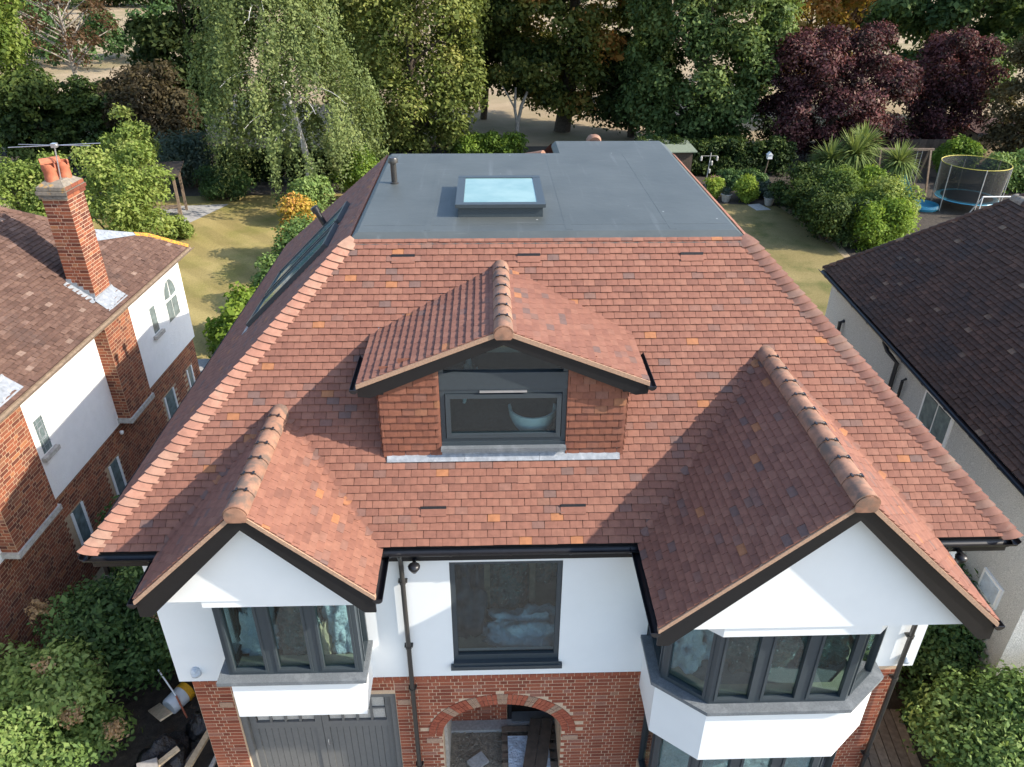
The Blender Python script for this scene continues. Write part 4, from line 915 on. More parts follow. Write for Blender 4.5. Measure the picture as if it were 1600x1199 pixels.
for (t0, t1) in ((0.06, math.pi/2-.05), (math.pi/2+.05, math.pi-.06)):
    pts = [(XW-.01, cy_+.028*(1 if t0 < 1 else -1), cz_)]+[(XW-.01, cy_+R_*math.cos(t0+(t1-t0)*k/8), cz_+.46/.34*.34*math.sin(t0+(t1-t0)*k/8)) for k in range(9)]
    MB().prism(pts, (.02, 0, 0)).build('arched_pane', M['leaded'], w)
b = MB(); b.tube([(XW+.0, cy_+(R_+.03)*math.cos(t), cz_+.49*math.sin(t)) for t in [k*math.pi/14 for k in range(15)]], .025, 6); b.build('arch_frame', M['white'], w)
for (y0, y1) in gw:
    w = MB().box(XW-.07, y0-.06, .72, XW-.042, y1+.06, 1.78).build('window', M['leaded'], left)
    for yy in (y0-.06, y1+.0): MB().box(XW-.07, yy, .72, XW-.02, yy+.06, 1.78).build('window_jamb', M['white'], w)
    MB().box(XW-.06, y0-.12, .64, XW+.03, y1+.12, .715).build('sill', M['stone'], w)
# aerial on the stack
ae = MB().tube([(-.5, -3.9, 7.6), (-.42, -3.88, 8.5)], .014, 8).build('aerial', M['metal'], left, label='silver television aerial above the chimney')
b = MB(); b.tube([(-1.25, -4.05, 8.5), (.42, -3.7, 8.52)], .009, 6); b.tube([(-1.2, -3.78, 8.5), (.36, -3.98, 8.53)], .008, 6); b.box(-.47, -3.93, 8.47, -.37, -3.83, 8.55); b.build('boom', M['metal'], ae)
b = MB(); b.tube([(XW+.0, -4.9, 2.4), (XW+.04, -4.4, 2.3), (XW+.03, -3.9, 2.38), (XW+.02, -3.3, 2.6)], .006, 6); b.build('loose_cable', M['black'], left)
b = MB(); b.lathe([(.001, -.05), (.04, -.04), (.045, .03), (.001, .05)], (XW+.04, -4.75, 2.25), 10); b.build('security_sensor', M['white'], left, smooth=True)

# ------------------------------------------------------------------ pebbledash neighbour
a1 = math.radians(2.375)
right = thing('pebbledash_house', 'grey pebbledash house with dark mossy brown tile hipped roof', 'house', (7.76, 10.74, 0), -a1)
RWd = Matrix.Translation((7.76, 10.74, 0)) @ Matrix.Rotation(-a1, 4, 'Z')
RE, RYF, RR = 4.8, -9.95, 2.62
b = MB(); b.add([(0, RYF, RE-.01), (0, 0, RE-.01), (RR, -RR, RE+RR-.01), (RR, RYF, RE+RR-.01)], [(0, 3, 2, 1)]); roofR = b.build('roof', M['under'], right)
b = MB(); b.add([(0, 0, RE), (2*RR, 0, RE), (RR, -RR, RE+RR)], [(0, 1, 2)], .4); b.add([(2*RR, 0, RE), (2*RR, RYF, RE), (RR, RYF, RE+RR), (RR, -RR, RE+RR)], [(0, 1, 2, 3)], .4); b.build('far_slope', M['darktile'], roofR)
q2 = math.sqrt(.5); rt_ = Tiles(RWd)
rt_.course(Frame((0, 0, RE), (0, -1, 0), (q2, 0, q2)), RR/q2, lambda s: s*q2, lambda s: -RYF, roofR, M['darktile'], rough=1.2, tail=.05)
rt_.finish(300)
for i in range(24):
    p0 = V((i*.112, -i*.112, RE+i*.112-.005)); p1 = p0+V((.15, -.15, .13)); o = MB().half(p0+V((0, 0, .01)), p1, .075, (-.3, .3, 1), 8, .014, math.pi*.9).build('hip_tile', M['darktile'], roofR); smooth_by_angle(o)
for i in range(17):
    y = -RR-.05-i*.42; o = MB().half((RR, y+.12, RE+RR-.05), (RR, y-.30, RE+RR-.05), .13, (0, 0, 1), 10, .018).build('ridge_tile', M['oldcap'] if i == 0 else M['darktile'], roofR); smooth_by_angle(o)
MB().box(.2, RYF+.15, 0, 5, -.25, RE-.05).build('pebbledash_wall', M['pebble'], right)
MB().box(.02, RYF, RE-.12, .24, -.02, RE-.05).build('soffit', M['white'], right); MB().box(.0, RYF, RE-.16, .02, 0, RE-.03).build('fascia', M['blackboard'], right)
g = MB(); g.half((-.055, RYF, RE-.03), (-.055, .05, RE-.03), .06, (0, 0, -1), 8, .006); go = g.build('gutter', M['black'], right); smooth_by_angle(go)
for i in range(11): MB().half((-.055, -.4-i*.9, RE-.03), (-.055, -.43-i*.9, RE-.03), .068, (0, 0, -1), 8, .01).build('gutter_bracket', M['black'], go)
b = MB(); b.tube([(-.05, -3.95, RE-.1), (.0, -4.1, RE-.25), (.13, -4.35, RE-.4), (.13, -4.35, 0)], .045, 10); smooth_by_angle(b.build('downpipe', M['black'], right, label='black downpipe on pebbledash wall'))
b = MB(); b.tube([(.2, -4.75, 4.25), (.13, -4.75, 4.2), (.13, -4.75, 0)], .032, 10); smooth_by_angle(b.build('waste_pipe', M['black'], right))
b = MB(); b.tube([(.2, -1.4, 3.98), (.10, -1.4, 3.94), (.10, -1.42, 3.55), (.2, -1.5, 3.42)], .05, 12); smooth_by_angle(b.build('waste_pipe', M['black'], right))
w = MB().box(.17, -6.66, 3.76, .23, -5.56, 4.52).build('window', M['white'], right)
for (y0, y1) in ((-6.58, -6.14), (-6.08, -5.64)): MB().box(.155, y0, 3.84, .172, y1, 4.45).build('pane', M['frost2'] if 'frost2' in M else M['leaded'], w)
MB().box(.13, -6.72, 3.72, .2, -5.5, 3.76).build('sill', M['white'], w)
w = MB().box(.16, -9.3, 2.38, .22, -8.75, 2.82).build('window', M['white'], right, label='small pale panel low on the wall'); MB().box(.15, -9.24, 2.43, .162, -8.81, 2.77).build('pane', M['sheetblue'], w)
# ------------------------------------------------------------------ plants
def leaf_mesh(name, P, N, size, tint, mat, asp=.55, seed=0):
    rg = np.random.default_rng(seed); n = len(P)
    N = N/(np.linalg.norm(N, axis=1, keepdims=True)+1e-9)
    T = rg.normal(size=(n, 3)); T -= N*(T*N).sum(1, keepdims=True); T /= np.linalg.norm(T, axis=1, keepdims=True)+1e-9
    B = np.cross(N, T); L = size[:, None]*.5; Wd = L*asp
    vs = np.empty((n, 4, 3)); vs[:, 0] = P-T*L; vs[:, 1] = P+B*Wd+T*L*.1+N*L*.18; vs[:, 2] = P+T*L; vs[:, 3] = P-B*Wd+T*L*.1+N*L*.18
    me = bpy.data.meshes.new(name); me.vertices.add(4*n); me.vertices.foreach_set('co', vs.astype(np.float32).ravel())
    me.loops.add(4*n); me.loops.foreach_set('vertex_index', np.arange(4*n, dtype=np.int32)); me.polygons.add(n); me.polygons.foreach_set('loop_start', np.arange(0, 4*n, 4, dtype=np.int32))
    me.materials.append(mat); at = me.attributes.new('rnd', 'FLOAT', 'FACE'); at.data.foreach_set('value', np.clip(tint, 0, 1).astype(np.float32)); me.update(calc_edges=True); return me
def clump_leaves(cl, total, size, rg, up=.45, shell=.35, tint=.45, tsd=.14, csd=.13, low=-.35):
    """cl: rows of cx,cy,cz,rx,ry,rz; leaves lie on the outer shell of each clump"""
    cl = np.asarray(cl, float); w = cl[:, 3]*cl[:, 4]+cl[:, 3]*cl[:, 5]; cnt = np.maximum(8, (total*w/w.sum()).astype(int))
    idx = np.repeat(np.arange(len(cl)), cnt); n = len(idx)
    d = rg.normal(size=(n, 3)); d /= np.linalg.norm(d, axis=1, keepdims=True)
    flip = (d[:, 2] < low) & (rg.random(n) < .75); d[flip, 2] *= -1
    rad = 1-np.abs(rg.normal(0, shell, n)); wob = 1+.22*np.sin(d[:, 0]*5+idx)*np.sin(d[:, 1]*6+idx*2)*np.sin(d[:, 2]*5+idx*3)
    P = cl[idx, :3]+d*cl[idx, 3:6]*(rad*wob)[:, None]+rg.normal(0, .04, (n, 3))
    N = d*.7+np.array([0, 0, up])+rg.normal(0, .5, (n, 3))
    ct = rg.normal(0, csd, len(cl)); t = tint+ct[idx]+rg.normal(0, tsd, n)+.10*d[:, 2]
    s = size*np.exp(rg.normal(0, .28, n)); return P, N, s, t
def limb(b, a, e, r0, r1, rg, bend=.12, seg=7):
    a, e = np.array(a, float), np.array(e, float); L = np.linalg.norm(e-a); pts = []
    off = rg.normal(0, bend*L, 3)*[1, 1, .4]
    for k in range(5):
        t = k/4; pts.append(tuple(a+(e-a)*t+off*math.sin(math.pi*t)*.5))
    b.tube(pts, [r0+(r1-r0)*(k/4) for k in range(5)], seg)
def tree(name, label, x, y, h, w, mat, seed, base=1.5, n=26000, size=.26, clumps=60, cr=(.9, .9, .9), trunk=.28, bark='bark', depth=None, shape=2.0, tint=.42, up=.45, group='trees along the garden end', limbs=9, top=None, cat='tree', csd=.13, tsd=.14, hot=None, inner=.55, trunk_to=None, lean=(0, 0)):
    rg = np.random.default_rng(seed); t = thing(name, label, cat, (x, y, 0), 0, group); dp = depth or w
    cz, rz = (h+base)/2, (h-base)/2; cl = []
    gi = 0
    while len(cl) < clumps:
        gi += 1; f_ = ((gi+.5) % clumps)/clumps; ph = gi*2.399963; d = np.array([math.sqrt(1-(1-2*f_)**2)*math.cos(ph), math.sqrt(1-(1-2*f_)**2)*math.sin(ph), 1-2*f_])+rg.normal(0, .13, 3); d /= np.linalg.norm(d); r = inner+(1-inner)*rg.random()**.6
        if gi > 3*clumps: break
        q = (abs(d[0])**shape+abs(d[1])**shape+abs(d[2])**shape)**(-1/shape)
        k = np.exp(rg.normal(0, .22)); c = np.array([d[0]*w/2*r*q, d[1]*dp/2*r*q, cz+d[2]*rz*r*q])
        c[0] *= 1-cr[0]/w*.6; c[1] *= 1-cr[1]/dp*.6
        if c[2] < base*.5+.3: continue
        cl.append([c[0]+lean[0]*c[2], c[1]+lean[1]*c[2], c[2], cr[0]*k, cr[1]*k, cr[2]*k])
    P, N, s, tn = clump_leaves(cl, n, size, rg, up, tint=tint, csd=csd, tsd=tsd)
    if hot is not None:
        f, off = hot(P); tn = tn+f*off
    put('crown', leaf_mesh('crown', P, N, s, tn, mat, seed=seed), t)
    b = MB(); tt = trunk_to or h*.8
    limb(b, (0, 0, -.1), (lean[0]*tt, lean[1]*tt, tt), trunk, trunk*.25, rg, .03, 10); smooth_by_angle(b.build('trunk', M[bark], t), 60)
    pick = rg.permutation(len(cl))[:limbs]
    for i in pick:
        c = cl[i]; z0 = max(base*.7, min(c[2]-.8*math.hypot(c[0], c[1])*.8, tt*.9)); z0 = max(.6, z0); b = MB()
        limb(b, (lean[0]*z0, lean[1]*z0, z0), c[:3], trunk*.45*(1-z0/(h+2)), .03, rg); smooth_by_angle(b.build('limb', M[bark], t), 60)
    return t
def shrub(name, label, x, y, h, w, mat, seed, d=None, n=7000, size=.16, clumps=22, group='garden shrubs', tint=.45, cat='shrub', cr=None, z0=.0, up=.5, flower=None, csd=.13, flat=False, bark=True):
    rg = np.random.default_rng(seed); t = thing(name, label, cat, (x, y, 0), 0, group); dp = d or w; cl = []; cr = cr or min(w, dp, h)*.24
    while len(cl) < clumps:
        p = rg.uniform(-1, 1, 3); r = np.linalg.norm(p*[1, 1, 1])
        if not flat and (r > 1.0 or r < .35): continue
        z = z0+(p[2]*.5+.5)*(h-z0-cr*.8)+cr*.2; k = np.exp(rg.normal(0, .2))
        cl.append([p[0]*(w/2-cr*.7), p[1]*(dp/2-cr*.7), z, cr*k*1.1, cr*k*1.1, cr*k*.9])
    P, N, s, tn = clump_leaves(cl, n, size, rg, up, tint=tint, csd=csd); P[:, 2] = np.maximum(P[:, 2], .02)
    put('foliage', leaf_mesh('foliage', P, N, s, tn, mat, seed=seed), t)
    if bark:
        b = MB()
        for i in rg.permutation(len(cl))[:6]: limb(b, (cl[i][0]*.15, cl[i][1]*.15, -.05), cl[i][:3], .035+.01*h, .01, rg, .1, 6)
        b.build('stem', M['bark'], t)
    if flower:
        k = flower[0]; fc = np.array([cl[i] for i in rg.permutation(len(cl))[:k]]); dd = rg.normal(size=(k, 3)); dd[:, 2] = np.abs(dd[:, 2])+.4; dd[:, 1] -= .5; dd /= np.linalg.norm(dd, axis=1, keepdims=True)
        fl = np.concatenate([fc[:, :3]+dd*fc[:, 3:6]*1.02, np.full((k, 3), flower[3])*rg.uniform(.7, 1.3, (k, 1))], 1)
        P, N, s, tn = clump_leaves(fl, flower[2], flower[4], rg, .3, shell=.3); put('flower', leaf_mesh('flower', P, N, s, tn, LM[flower[1]], seed=seed+1), t)
    return t
def hot_patch(c, r, off):
    def f(P):
        q = np.zeros(len(P))
        for (cx, cy, cz, rr) in c: q = np.maximum(q, np.clip(1-((P[:, 0]-cx)**2+(P[:, 1]-cy)**2+(P[:, 2]-cz)**2)/rr**2, 0, 1))
        return np.sqrt(q), off
    return f

# -- tall trees, left to right
tree('ivy_clad_tree', 'tall column of bright ivy at the left edge beside the field', -31.6, 44, 14, 4.4, LM['ivy'], 1, base=.2, n=30000, size=.26, clumps=80, cr=(.9, .9, 1.1), shape=4, tint=.5, inner=.7, group='tall garden trees')
t = tree('thin_tree', 'thin bare-looking tree with pale branches against the field', -34.4, 60, 13, 9.0, LM['brown'], 2, base=3.2, n=5200, size=.24, clumps=70, cr=(.8, .8, .7), trunk=.22, bark='palebark', limbs=46, tint=.4, group='tall garden trees')
tree('yew_tree', 'dark spreading yew in front of the pale field gap', -26.6, 38.5, 5.6, 4.2, LM['yew'], 3, base=.1, n=16000, size=.24, clumps=50, cr=(.8, .8, .5), tint=.45, group='dark yews', inner=.5, limbs=3)
tree('yew_tree', 'dark yew next to the bronze leaved tree', -23.9, 39.5, 5.5, 4.0, LM['yew'], 4, base=.1, n=15000, size=.24, clumps=46, cr=(.8, .8, .5), tint=.38, group='dark yews', inner=.5, limbs=3)
tree('bronze_tree', 'dull bronze leaved tree in the shade left of the birch', -20.9, 40, 5.9, 5.2, LM['plum'], 5, base=.3, n=16000, size=.22, clumps=46, cr=(.9, .9, .6), tint=.42, group='small garden trees', limbs=10, bark='palebark')
tree('dark_tree', 'tall dark green tree standing behind the birch', -20.4, 46.5, 15, 7.5, LM['dark'], 6, base=.8, n=40000, size=.30, clumps=90, cr=(1.1, 1.1, .9), tint=.5, group='tall garden trees', csd=.2)
tree('dark_tree', 'dark tree between the birch and the lime', -13.6, 60, 15, 7.0, LM['dark'], 7, base=2.2, n=26000, size=.32, clumps=60, cr=(1.1, 1.1, .9), tint=.4, group='tall garden trees')

def birch(x, y):
    rg = np.random.default_rng(21); t = thing('birch_tree', 'weeping silver birch with white trunk and drooping grey green strands', 'tree', (x, y, 0), 0, 'tall garden trees')
    nb = 165; n = nb*15; H = 14.5; prof = lambda u: np.interp(u, [0, .25, .5, .75, 1], [4.0, 4.3, 3.6, 2.3, .6])
    bh = np.clip((np.arange(nb)+rg.random(nb))/nb, 0, 1)**.85; ba = np.arange(nb)*2.399963+rg.normal(0, .35, nb); br_ = prof(bh)*np.sqrt(.06+.94*rg.random(nb))
    bi = np.repeat(np.arange(nb), 15); hz = bh[bi]; lean_ = np.interp(hz, [0, 1], [0, -1.5])
    ax, ay = br_[bi]*np.cos(ba[bi])+rg.normal(0, .34, n)+lean_, br_[bi]*np.sin(ba[bi])*.9+rg.normal(0, .34, n)
    az = 2.6+hz*(H-2.6)+rg.normal(0, .3, n); an = np.arctan2(ay, ax-lean_); rad = np.hypot(ax-lean_, ay)
    ln = rg.uniform(.9, 3.0, n)*np.clip(rad/2.5, .5, 1.15); ln = np.minimum(ln, az-.25); k = 38; m = n*k
    u = np.tile(np.linspace(0, 1, k), n)+rg.normal(0, .02, m); i = np.repeat(np.arange(n), k); u = np.clip(u, 0, 1)
    out = .35*np.sin(u*2.2)*rg.uniform(.4, 1.4, n)[i]
    P = np.stack([ax[i]+np.cos(an[i])*out, ay[i]+np.sin(an[i])*out, az[i]-ln[i]*u**1.15], 1)+rg.normal(0, .085, (m, 3))
    N = np.stack([np.cos(an[i]), np.sin(an[i]), np.full(m, .5)], 1)+rg.normal(0, .6, (m, 3))
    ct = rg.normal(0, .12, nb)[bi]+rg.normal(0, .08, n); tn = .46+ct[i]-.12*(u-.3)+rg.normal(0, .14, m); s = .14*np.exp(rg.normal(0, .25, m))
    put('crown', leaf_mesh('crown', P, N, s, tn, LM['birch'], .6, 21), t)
    tp = [(0, 0, -.1), (.12, 0, 2), (-.35, .1, 4.5), (-.8, 0, 7), (-1.35, .1, 9.5), (-1.65, 0, 12.5), (-1.75, .1, 14.5)]
    b = MB(); b.tube(tp, [.2, .18, .15, .13, .10, .06, .02], 10); smooth_by_angle(b.build('trunk', M['birchbark'], t), 60)
    for j in range(34):
        z = rg.uniform(3, 13.5); q = int(np.searchsorted([p[2] for p in tp], z)); p0, p1 = np.array(tp[q-1]), np.array(tp[min(q, 6)]); f = (z-p0[2])/(p1[2]-p0[2]+1e-6); s0 = p0+(p1-p0)*f
        a = rg.random()*2*np.pi if j > 12 else -np.pi/2+rg.normal(0, .9); r = float(prof((z-2.6)/12))*rg.uniform(.5, .95); e = s0+np.array([math.cos(a)*r, math.sin(a)*r, r*.35]); e2 = e+np.array([math.cos(a)*.5, math.sin(a)*.5, -.7])
        cv = [tuple((1-q)**2*s0+2*q*(1-q)*(s0+(e-s0)*.6+np.array([0, 0, r*.3]))+q*q*e2) for q in np.linspace(0, 1, 9)]; b = MB(); b.tube(cv, list(np.linspace(.045, .008, 9)), 6); smooth_by_angle(b.build('limb', M['birchbark'], t), 60)
birch(-10.5, 33.6)

def lime_cl(seed): return None
tree('lime_tree', 'tall yellow green lime with drooping foliage left of centre', -5.7, 45, 17, 9.2, LM['lime'], 31, base=-.4, n=100000, size=.23, clumps=190, cr=(.95, .95, 1.35), shape=3, tint=.52, trunk=.35, group='tall garden trees', inner=.72, csd=.17, depth=8)
tree('chestnut_tree', 'broad dark chestnut with orange tinged leaves and thick trunk', 4.6, 50.5, 18, 13.4, LM['chest'], 41, base=1.5, n=90000, size=.30, clumps=200, cr=(1.25, 1.25, .9), tint=.36, trunk=.62, depth=11, group='tall garden trees', csd=.15, hot=hot_patch([(3.4, -4.2, 9.6, 3.6), (3.2, -4.2, 7.0, 2.6), (4.4, -3, 12.5, 3.2), (-2.5, -4.5, 11, 2.6)], 1, .62), shape=2.6)
t = thing('forked_tree', 'small tree with forked pale trunk before the chestnut', 'tree', (1.15, 47, 0), 0, 'small garden trees')
for pts, r in (([(0, 0, -.05), (.05, 0, 1.2), (.3, 0, 2.4), (.85, 0, 3.7)], [.17, .15, .12, .08]), ([(.05, 0, 1.1), (-.15, 0, 2.2), (-.1, 0, 3.6)], [.12, .10, .07]), ([(-.12, 0, 2.2), (-.7, .1, 3.2), (-1.2, 0, 4.0)], [.07, .05, .03])):
    b = MB(); b.tube(pts, r, 8); smooth_by_angle(b.build('trunk', M['palebark'], t), 60)
rg = np.random.default_rng(5); P, N, s, tn = clump_leaves([[x, y, z, .8, .8, .6] for x, y, z in ((.8, 0, 4.2), (-.3, .2, 4.3), (-1.2, 0, 4.4), (.2, -.3, 4.9), (1.5, .2, 3.8))], 3500, .22, rg, tint=.4); put('crown', leaf_mesh('crown', P, N, s, tn, LM['chest'], seed=5), t)
tree('green_tree', 'tall full green tree right of the chestnut', 12.9, 44.5, 16.5, 9.8, LM['green'], 51, base=-.3, n=100000, size=.265, clumps=230, cr=(1.0, 1.0, 1.1), shape=3, tint=.47, trunk=.35, group='tall garden trees', csd=.17, depth=9, inner=.7)
tree('orange_tree', 'orange leaved tree showing behind the green tree', 25.4, 60, 11, 8.4, LM['orange'], 61, base=1.5, n=16000, size=.34, clumps=40, cr=(1.1, 1.1, .9), tint=.5, group='far field trees', csd=.22)
tree('brown_tree', 'russet brown tree alone in the far field', 35.6, 72, 10.5, 7.2, LM['brown'], 62, base=3.4, n=12000, size=.36, clumps=36, cr=(1.1, 1.1, .7), tint=.35, group='far field trees')
tree('purple_plum_tree', 'wide dark purple plum tree behind the spiky palm', 20.4, 40.5, 7.7, 8.6, LM['purple'], 71, base=.4, n=58000, size=.18, clumps=110, cr=(.9, .9, .7), tint=.42, trunk=.25, group='purple plum trees', csd=.17, shape=2.6, depth=6, tsd=.18)
tree('purple_plum_tree', 'narrower dark purple plum tree before the sycamore', 28.3, 42.5, 7.6, 4.8, LM['purple'], 72, base=.3, n=30000, size=.18, clumps=60, cr=(.8, .8, .7), tint=.38, trunk=.2, group='purple plum trees', csd=.17, shape=2.4, tsd=.18)
tree('sycamore_tree', 'large dark green sycamore filling the top right corner', 34.2, 53, 16, 12.5, LM['green'], 81, base=.8, n=50000, size=.38, clumps=125, cr=(1.3, 1.3, .9), tint=.36, trunk=.4, group='tall garden trees', csd=.16)
tree('olive_tree', 'dull olive green tree cut by the right edge', 31.4, 38.5, 8.6, 4.6, LM['plum'], 82, base=.2, n=20000, size=.2, clumps=50, cr=(.8, .8, .8), tint=.75, group='small garden trees', limbs=14, bark='palebark')
tree('dark_tree', 'shaded tree between lime and chestnut with gaps of field', -1.2, 55, 13, 6.0, LM['dark'], 83, base=1.8, n=14000, size=.30, clumps=46, cr=(1.0, 1.0, .8), tint=.35, group='tall garden trees')
tree('dark_tree', 'shaded tree left of the lime by the birch', -9.6, 54, 12, 5.0, LM['dark'], 84, base=1.6, n=11000, size=.30, clumps=40, cr=(1.0, 1.0, .8), tint=.35, group='tall garden trees')

tree('dark_tree', 'low dark tree filling the gap right of the chestnut trunk', 9.4, 48.5, 6.5, 6.0, LM['dark'], 85, base=.6, n=20000, size=.28, clumps=50, cr=(1.0, 1.0, .8), tint=.5, group='tall garden trees', inner=.4)
# -- far wood and hedge line across the field
rg = np.random.default_rng(9); cl = []
for i in range(420):
    x = rg.uniform(-170, 190); y = 172+rg.normal(0, 6)+.05*abs(x); k = rg.uniform(2.0, 4.2); cl.append([x, y, rg.uniform(.5, 9), k, k, k*.9])
P, N, s, tn = clump_leaves(cl, 60000, .95, rg, tint=.45); o = put('far_wood', leaf_mesh('far_wood', P, N, s, tn, LM['dark'], seed=9), None, 'dark wood along the far side of the field', 'wood', kind='stuff')
cl = [[rg.uniform(-75, -34), 88+rg.normal(0, 3), rg.uniform(.5, 6.5), 1.7, 1.7, 1.4] for i in range(70)]
P, N, s, tn = clump_leaves(cl, 16000, .5, rg, tint=.4); put('far_trees', leaf_mesh('far_trees', P, N, s, tn, LM['shrub'], seed=19), None, 'clump of dark trees behind the thin bare tree', 'wood', kind='stuff')

# -- hedges and shrubs
def hedge(label, x0, x1, y, d, h, mat, seed, n=14000, size=.17, tint=.4, name='hedge'):
    rg = np.random.default_rng(seed); t = thing(name, label, 'hedge', ((x0+x1)/2, y, 0), 0, 'garden hedges'); w = x1-x0; cl = []
    for i in range(int(w*d*h*5)+20): cl.append([rg.uniform(-w/2+.3, w/2-.3), rg.uniform(-d/2+.3, d/2-.3), rg.uniform(.2, h-.35), .45, .45, .42])
    P, N, s, tn = clump_leaves(cl, n, size, rg, tint=tint); P[:, 2] = np.maximum(P[:, 2], .02); put('foliage', leaf_mesh('foliage', P, N, s, tn, mat, seed=seed), t); return t
hedge('clipped dark laurel hedge behind the right hand lawn', 7.5, 17.5, 38.2, 1.6, 2.2, LM['yew'], 101, 30000)
hedge('bright low hedge between the roof and the chestnut trunk', -3.2, 1.6, 43, 1.5, 1.5, LM['bright'], 102, 12000, tint=.25)
hedge('dark hedge at the end of the left lawn under the birch', -16.5, -6.5, 37, 1.6, 2.0, LM['yew'], 103, 24000, tint=.3)
hedge('long shaded hedge behind the play area', 17.5, 34, 46, 1.6, 1.9, LM['yew'], 104, 22000, tint=.25)
shrub('apple_tree', 'loose pale green fruit tree behind the old chimney', -16.6, 25.6, 5.0, 4.6, LM['apple'], 111, n=15000, size=.15, clumps=46, tint=.55, group='pale fruit trees', cat='tree', cr=.62, z0=.4)
shrub('apple_tree', 'pale green bush rising left of the old chimney', -21.6, 27, 4.2, 4.6, LM['apple'], 112, n=13000, size=.15, clumps=40, tint=.5, group='pale fruit trees', cat='tree', cr=.62, z0=.2)
shrub('apple_tree', 'yellow green sapling rising behind the chimney pots', -18.6, 31.5, 5.2, 3.0, LM['apple'], 113, n=8000, size=.15, clumps=26, tint=.5, group='pale fruit trees', cat='tree', cr=.55, z0=.3)
shrub('grey_shrub', 'blue green rounded shrub behind the pergola', -17.6, 36, 3.4, 3.4, LM['grey'], 114, n=9000, size=.17, clumps=26, tint=.35)
shrub('box_bush', 'dark clipped round bush beside the left lawn', -14.9, 33.6, 1.9, 3.6, LM['shrub'], 115, d=2.2, n=9000, size=.13, clumps=28, tint=.32)
shrub('green_shrub', 'fresh green shrub against the grey flat roof edge', -7.4, 32.2, 2.7, 2.8, LM['bright'], 116, n=9000, size=.15, clumps=24, tint=.4)
shrub('green_shrub', 'small green shrub at the foot of the birch', -9.6, 29.4, 2.5, 2.4, LM['viburnum'], 117, n=7000, size=.15, clumps=22, tint=.45)
shrub('golden_shrub', 'yellow and orange leaved shrub beside the vent pipe', -9.0, 24.4, 2.9, 2.0, LM['yellow'], 118, n=7000, size=.14, clumps=22, tint=.55, csd=.22)
shrub('green_shrub', 'grey green shrub below the golden leaves', -8.4, 22.4, 2.6, 2.6, LM['viburnum'], 119, n=9000, size=.13, clumps=24, tint=.3)
shrub('green_shrub', 'dark leafy shrub along the roof edge', -8.6, 19.4, 2.2, 2.4, LM['viburnum'], 120, d=2.6, n=9000, size=.13, clumps=24, tint=.42)
shrub('vine', 'bright green climbing leaves near the white wall corner', -9.1, 16.4, 2.2, 2.2, LM['bright'], 121, d=2.6, n=8000, size=.17, clumps=24, tint=.5)
shrub('vine', 'bright leafy climber beside the round table', -8.75, 13.9, 2.9, 1.5, LM['bright'], 122, d=1.6, n=6000, size=.17, clumps=20, tint=.5)
shrub('small_bush', 'small round green bush on the paving by pergola', -15.4, 27.2, 1.2, 1.5, LM['apple'], 123, n=4000, size=.12, clumps=14, tint=.45)
shrub('hydrangea', 'shaded bush with brown dead flower heads between houses', -7.5, 2.9, 2.2, 3.2, LM['shrub'], 131, d=3.0, n=32000, size=.09, clumps=46, tint=.42, flower=(9, 'hydr', 1500, .15, .06), group='front side bushes', cr=.5)
shrub('hydrangea', 'sunlit bush with tan flower heads in lower left corner', -8.3, .9, 1.9, 3.2, LM['viburnum'], 132, d=2.6, n=32000, size=.09, clumps=46, tint=.5, flower=(11, 'hydr', 1700, .13, .055), group='front side bushes', cr=.46)
shrub('hydrangea', 'dark bush against the brick wall beside the gutter end', -8.0, 5.0, 1.9, 2.2, LM['shrub'], 133, d=2.2, n=12000, size=.10, clumps=30, tint=.3, group='front side bushes', cr=.42)
shrub('laurel_bush', 'dense glossy green bush beside the right downpipe', 7.3, 2.3, 2.6, 2.9, LM['shrub'], 134, d=2.6, n=36000, size=.08, clumps=46, tint=.55, group='front side bushes', cr=.5)
shrub('laurel_bush', 'sunlit green bush in the lower right corner', 7.5, .0, 2.1, 3.0, LM['viburnum'], 135, d=2.6, n=36000, size=.08, clumps=46, tint=.5, group='front side bushes', cr=.46)
shrub('laurel_bush', 'low dark shrub beside the timber path', 6.75, 1.2, .7, .8, LM['shrub'], 136, n=2600, size=.09, clumps=12, tint=.35, group='front side bushes')
shrub('clipped_hedge', 'dark square clipped hedge beside the right lawn', 15.2, 30.2, 2.6, 2.6, LM['yew'], 141, d=5.0, n=16000, size=.14, clumps=60, tint=.45, flat=True, cat='hedge', cr=.5)
shrub('clipped_hedge', 'dark green hedge end below the lamp post', 14.9, 26.4, 2.4, 2.4, LM['yew'], 142, d=3.4, n=12000, size=.14, clumps=46, tint=.5, flat=True, cat='hedge', cr=.5)
shrub('green_shrub', 'mounded sunlit shrub in front of the slide', 18.3, 27.6, 2.7, 3.2, LM['apple'], 143, d=2.8, n=15000, size=.13, clumps=30, tint=.45)
shrub('green_shrub', 'broad pale green shrub nearest the dark roof', 16.8, 25.2, 2.4, 3.4, LM['bright'], 144, d=2.8, n=15000, size=.13, clumps=30, tint=.38)
shrub('green_shrub', 'olive mounded shrub next to the clipped hedge', 16.2, 28.4, 2.8, 2.4, LM['apple'], 145, d=2.4, n=9000, size=.13, clumps=24, tint=.25)
shrub('green_shrub', 'bright shrub growing under the palm', 18.4, 30.2, 2.9, 2.0, LM['bright'], 146, n=8000, size=.15, clumps=22, tint=.5)
shrub('green_shrub', 'sunny green shrub beyond the trampoline', 28.6, 34.5, 2.2, 4.4, LM['viburnum'], 147, d=2.6, n=12000, size=.16, clumps=30, tint=.55)
shrub('green_shrub', 'leafy shrub behind the trampoline net', 26.4, 36.6, 2.6, 3.0, LM['bright'], 148, d=2.0, n=8000, size=.16, clumps=22, tint=.3)
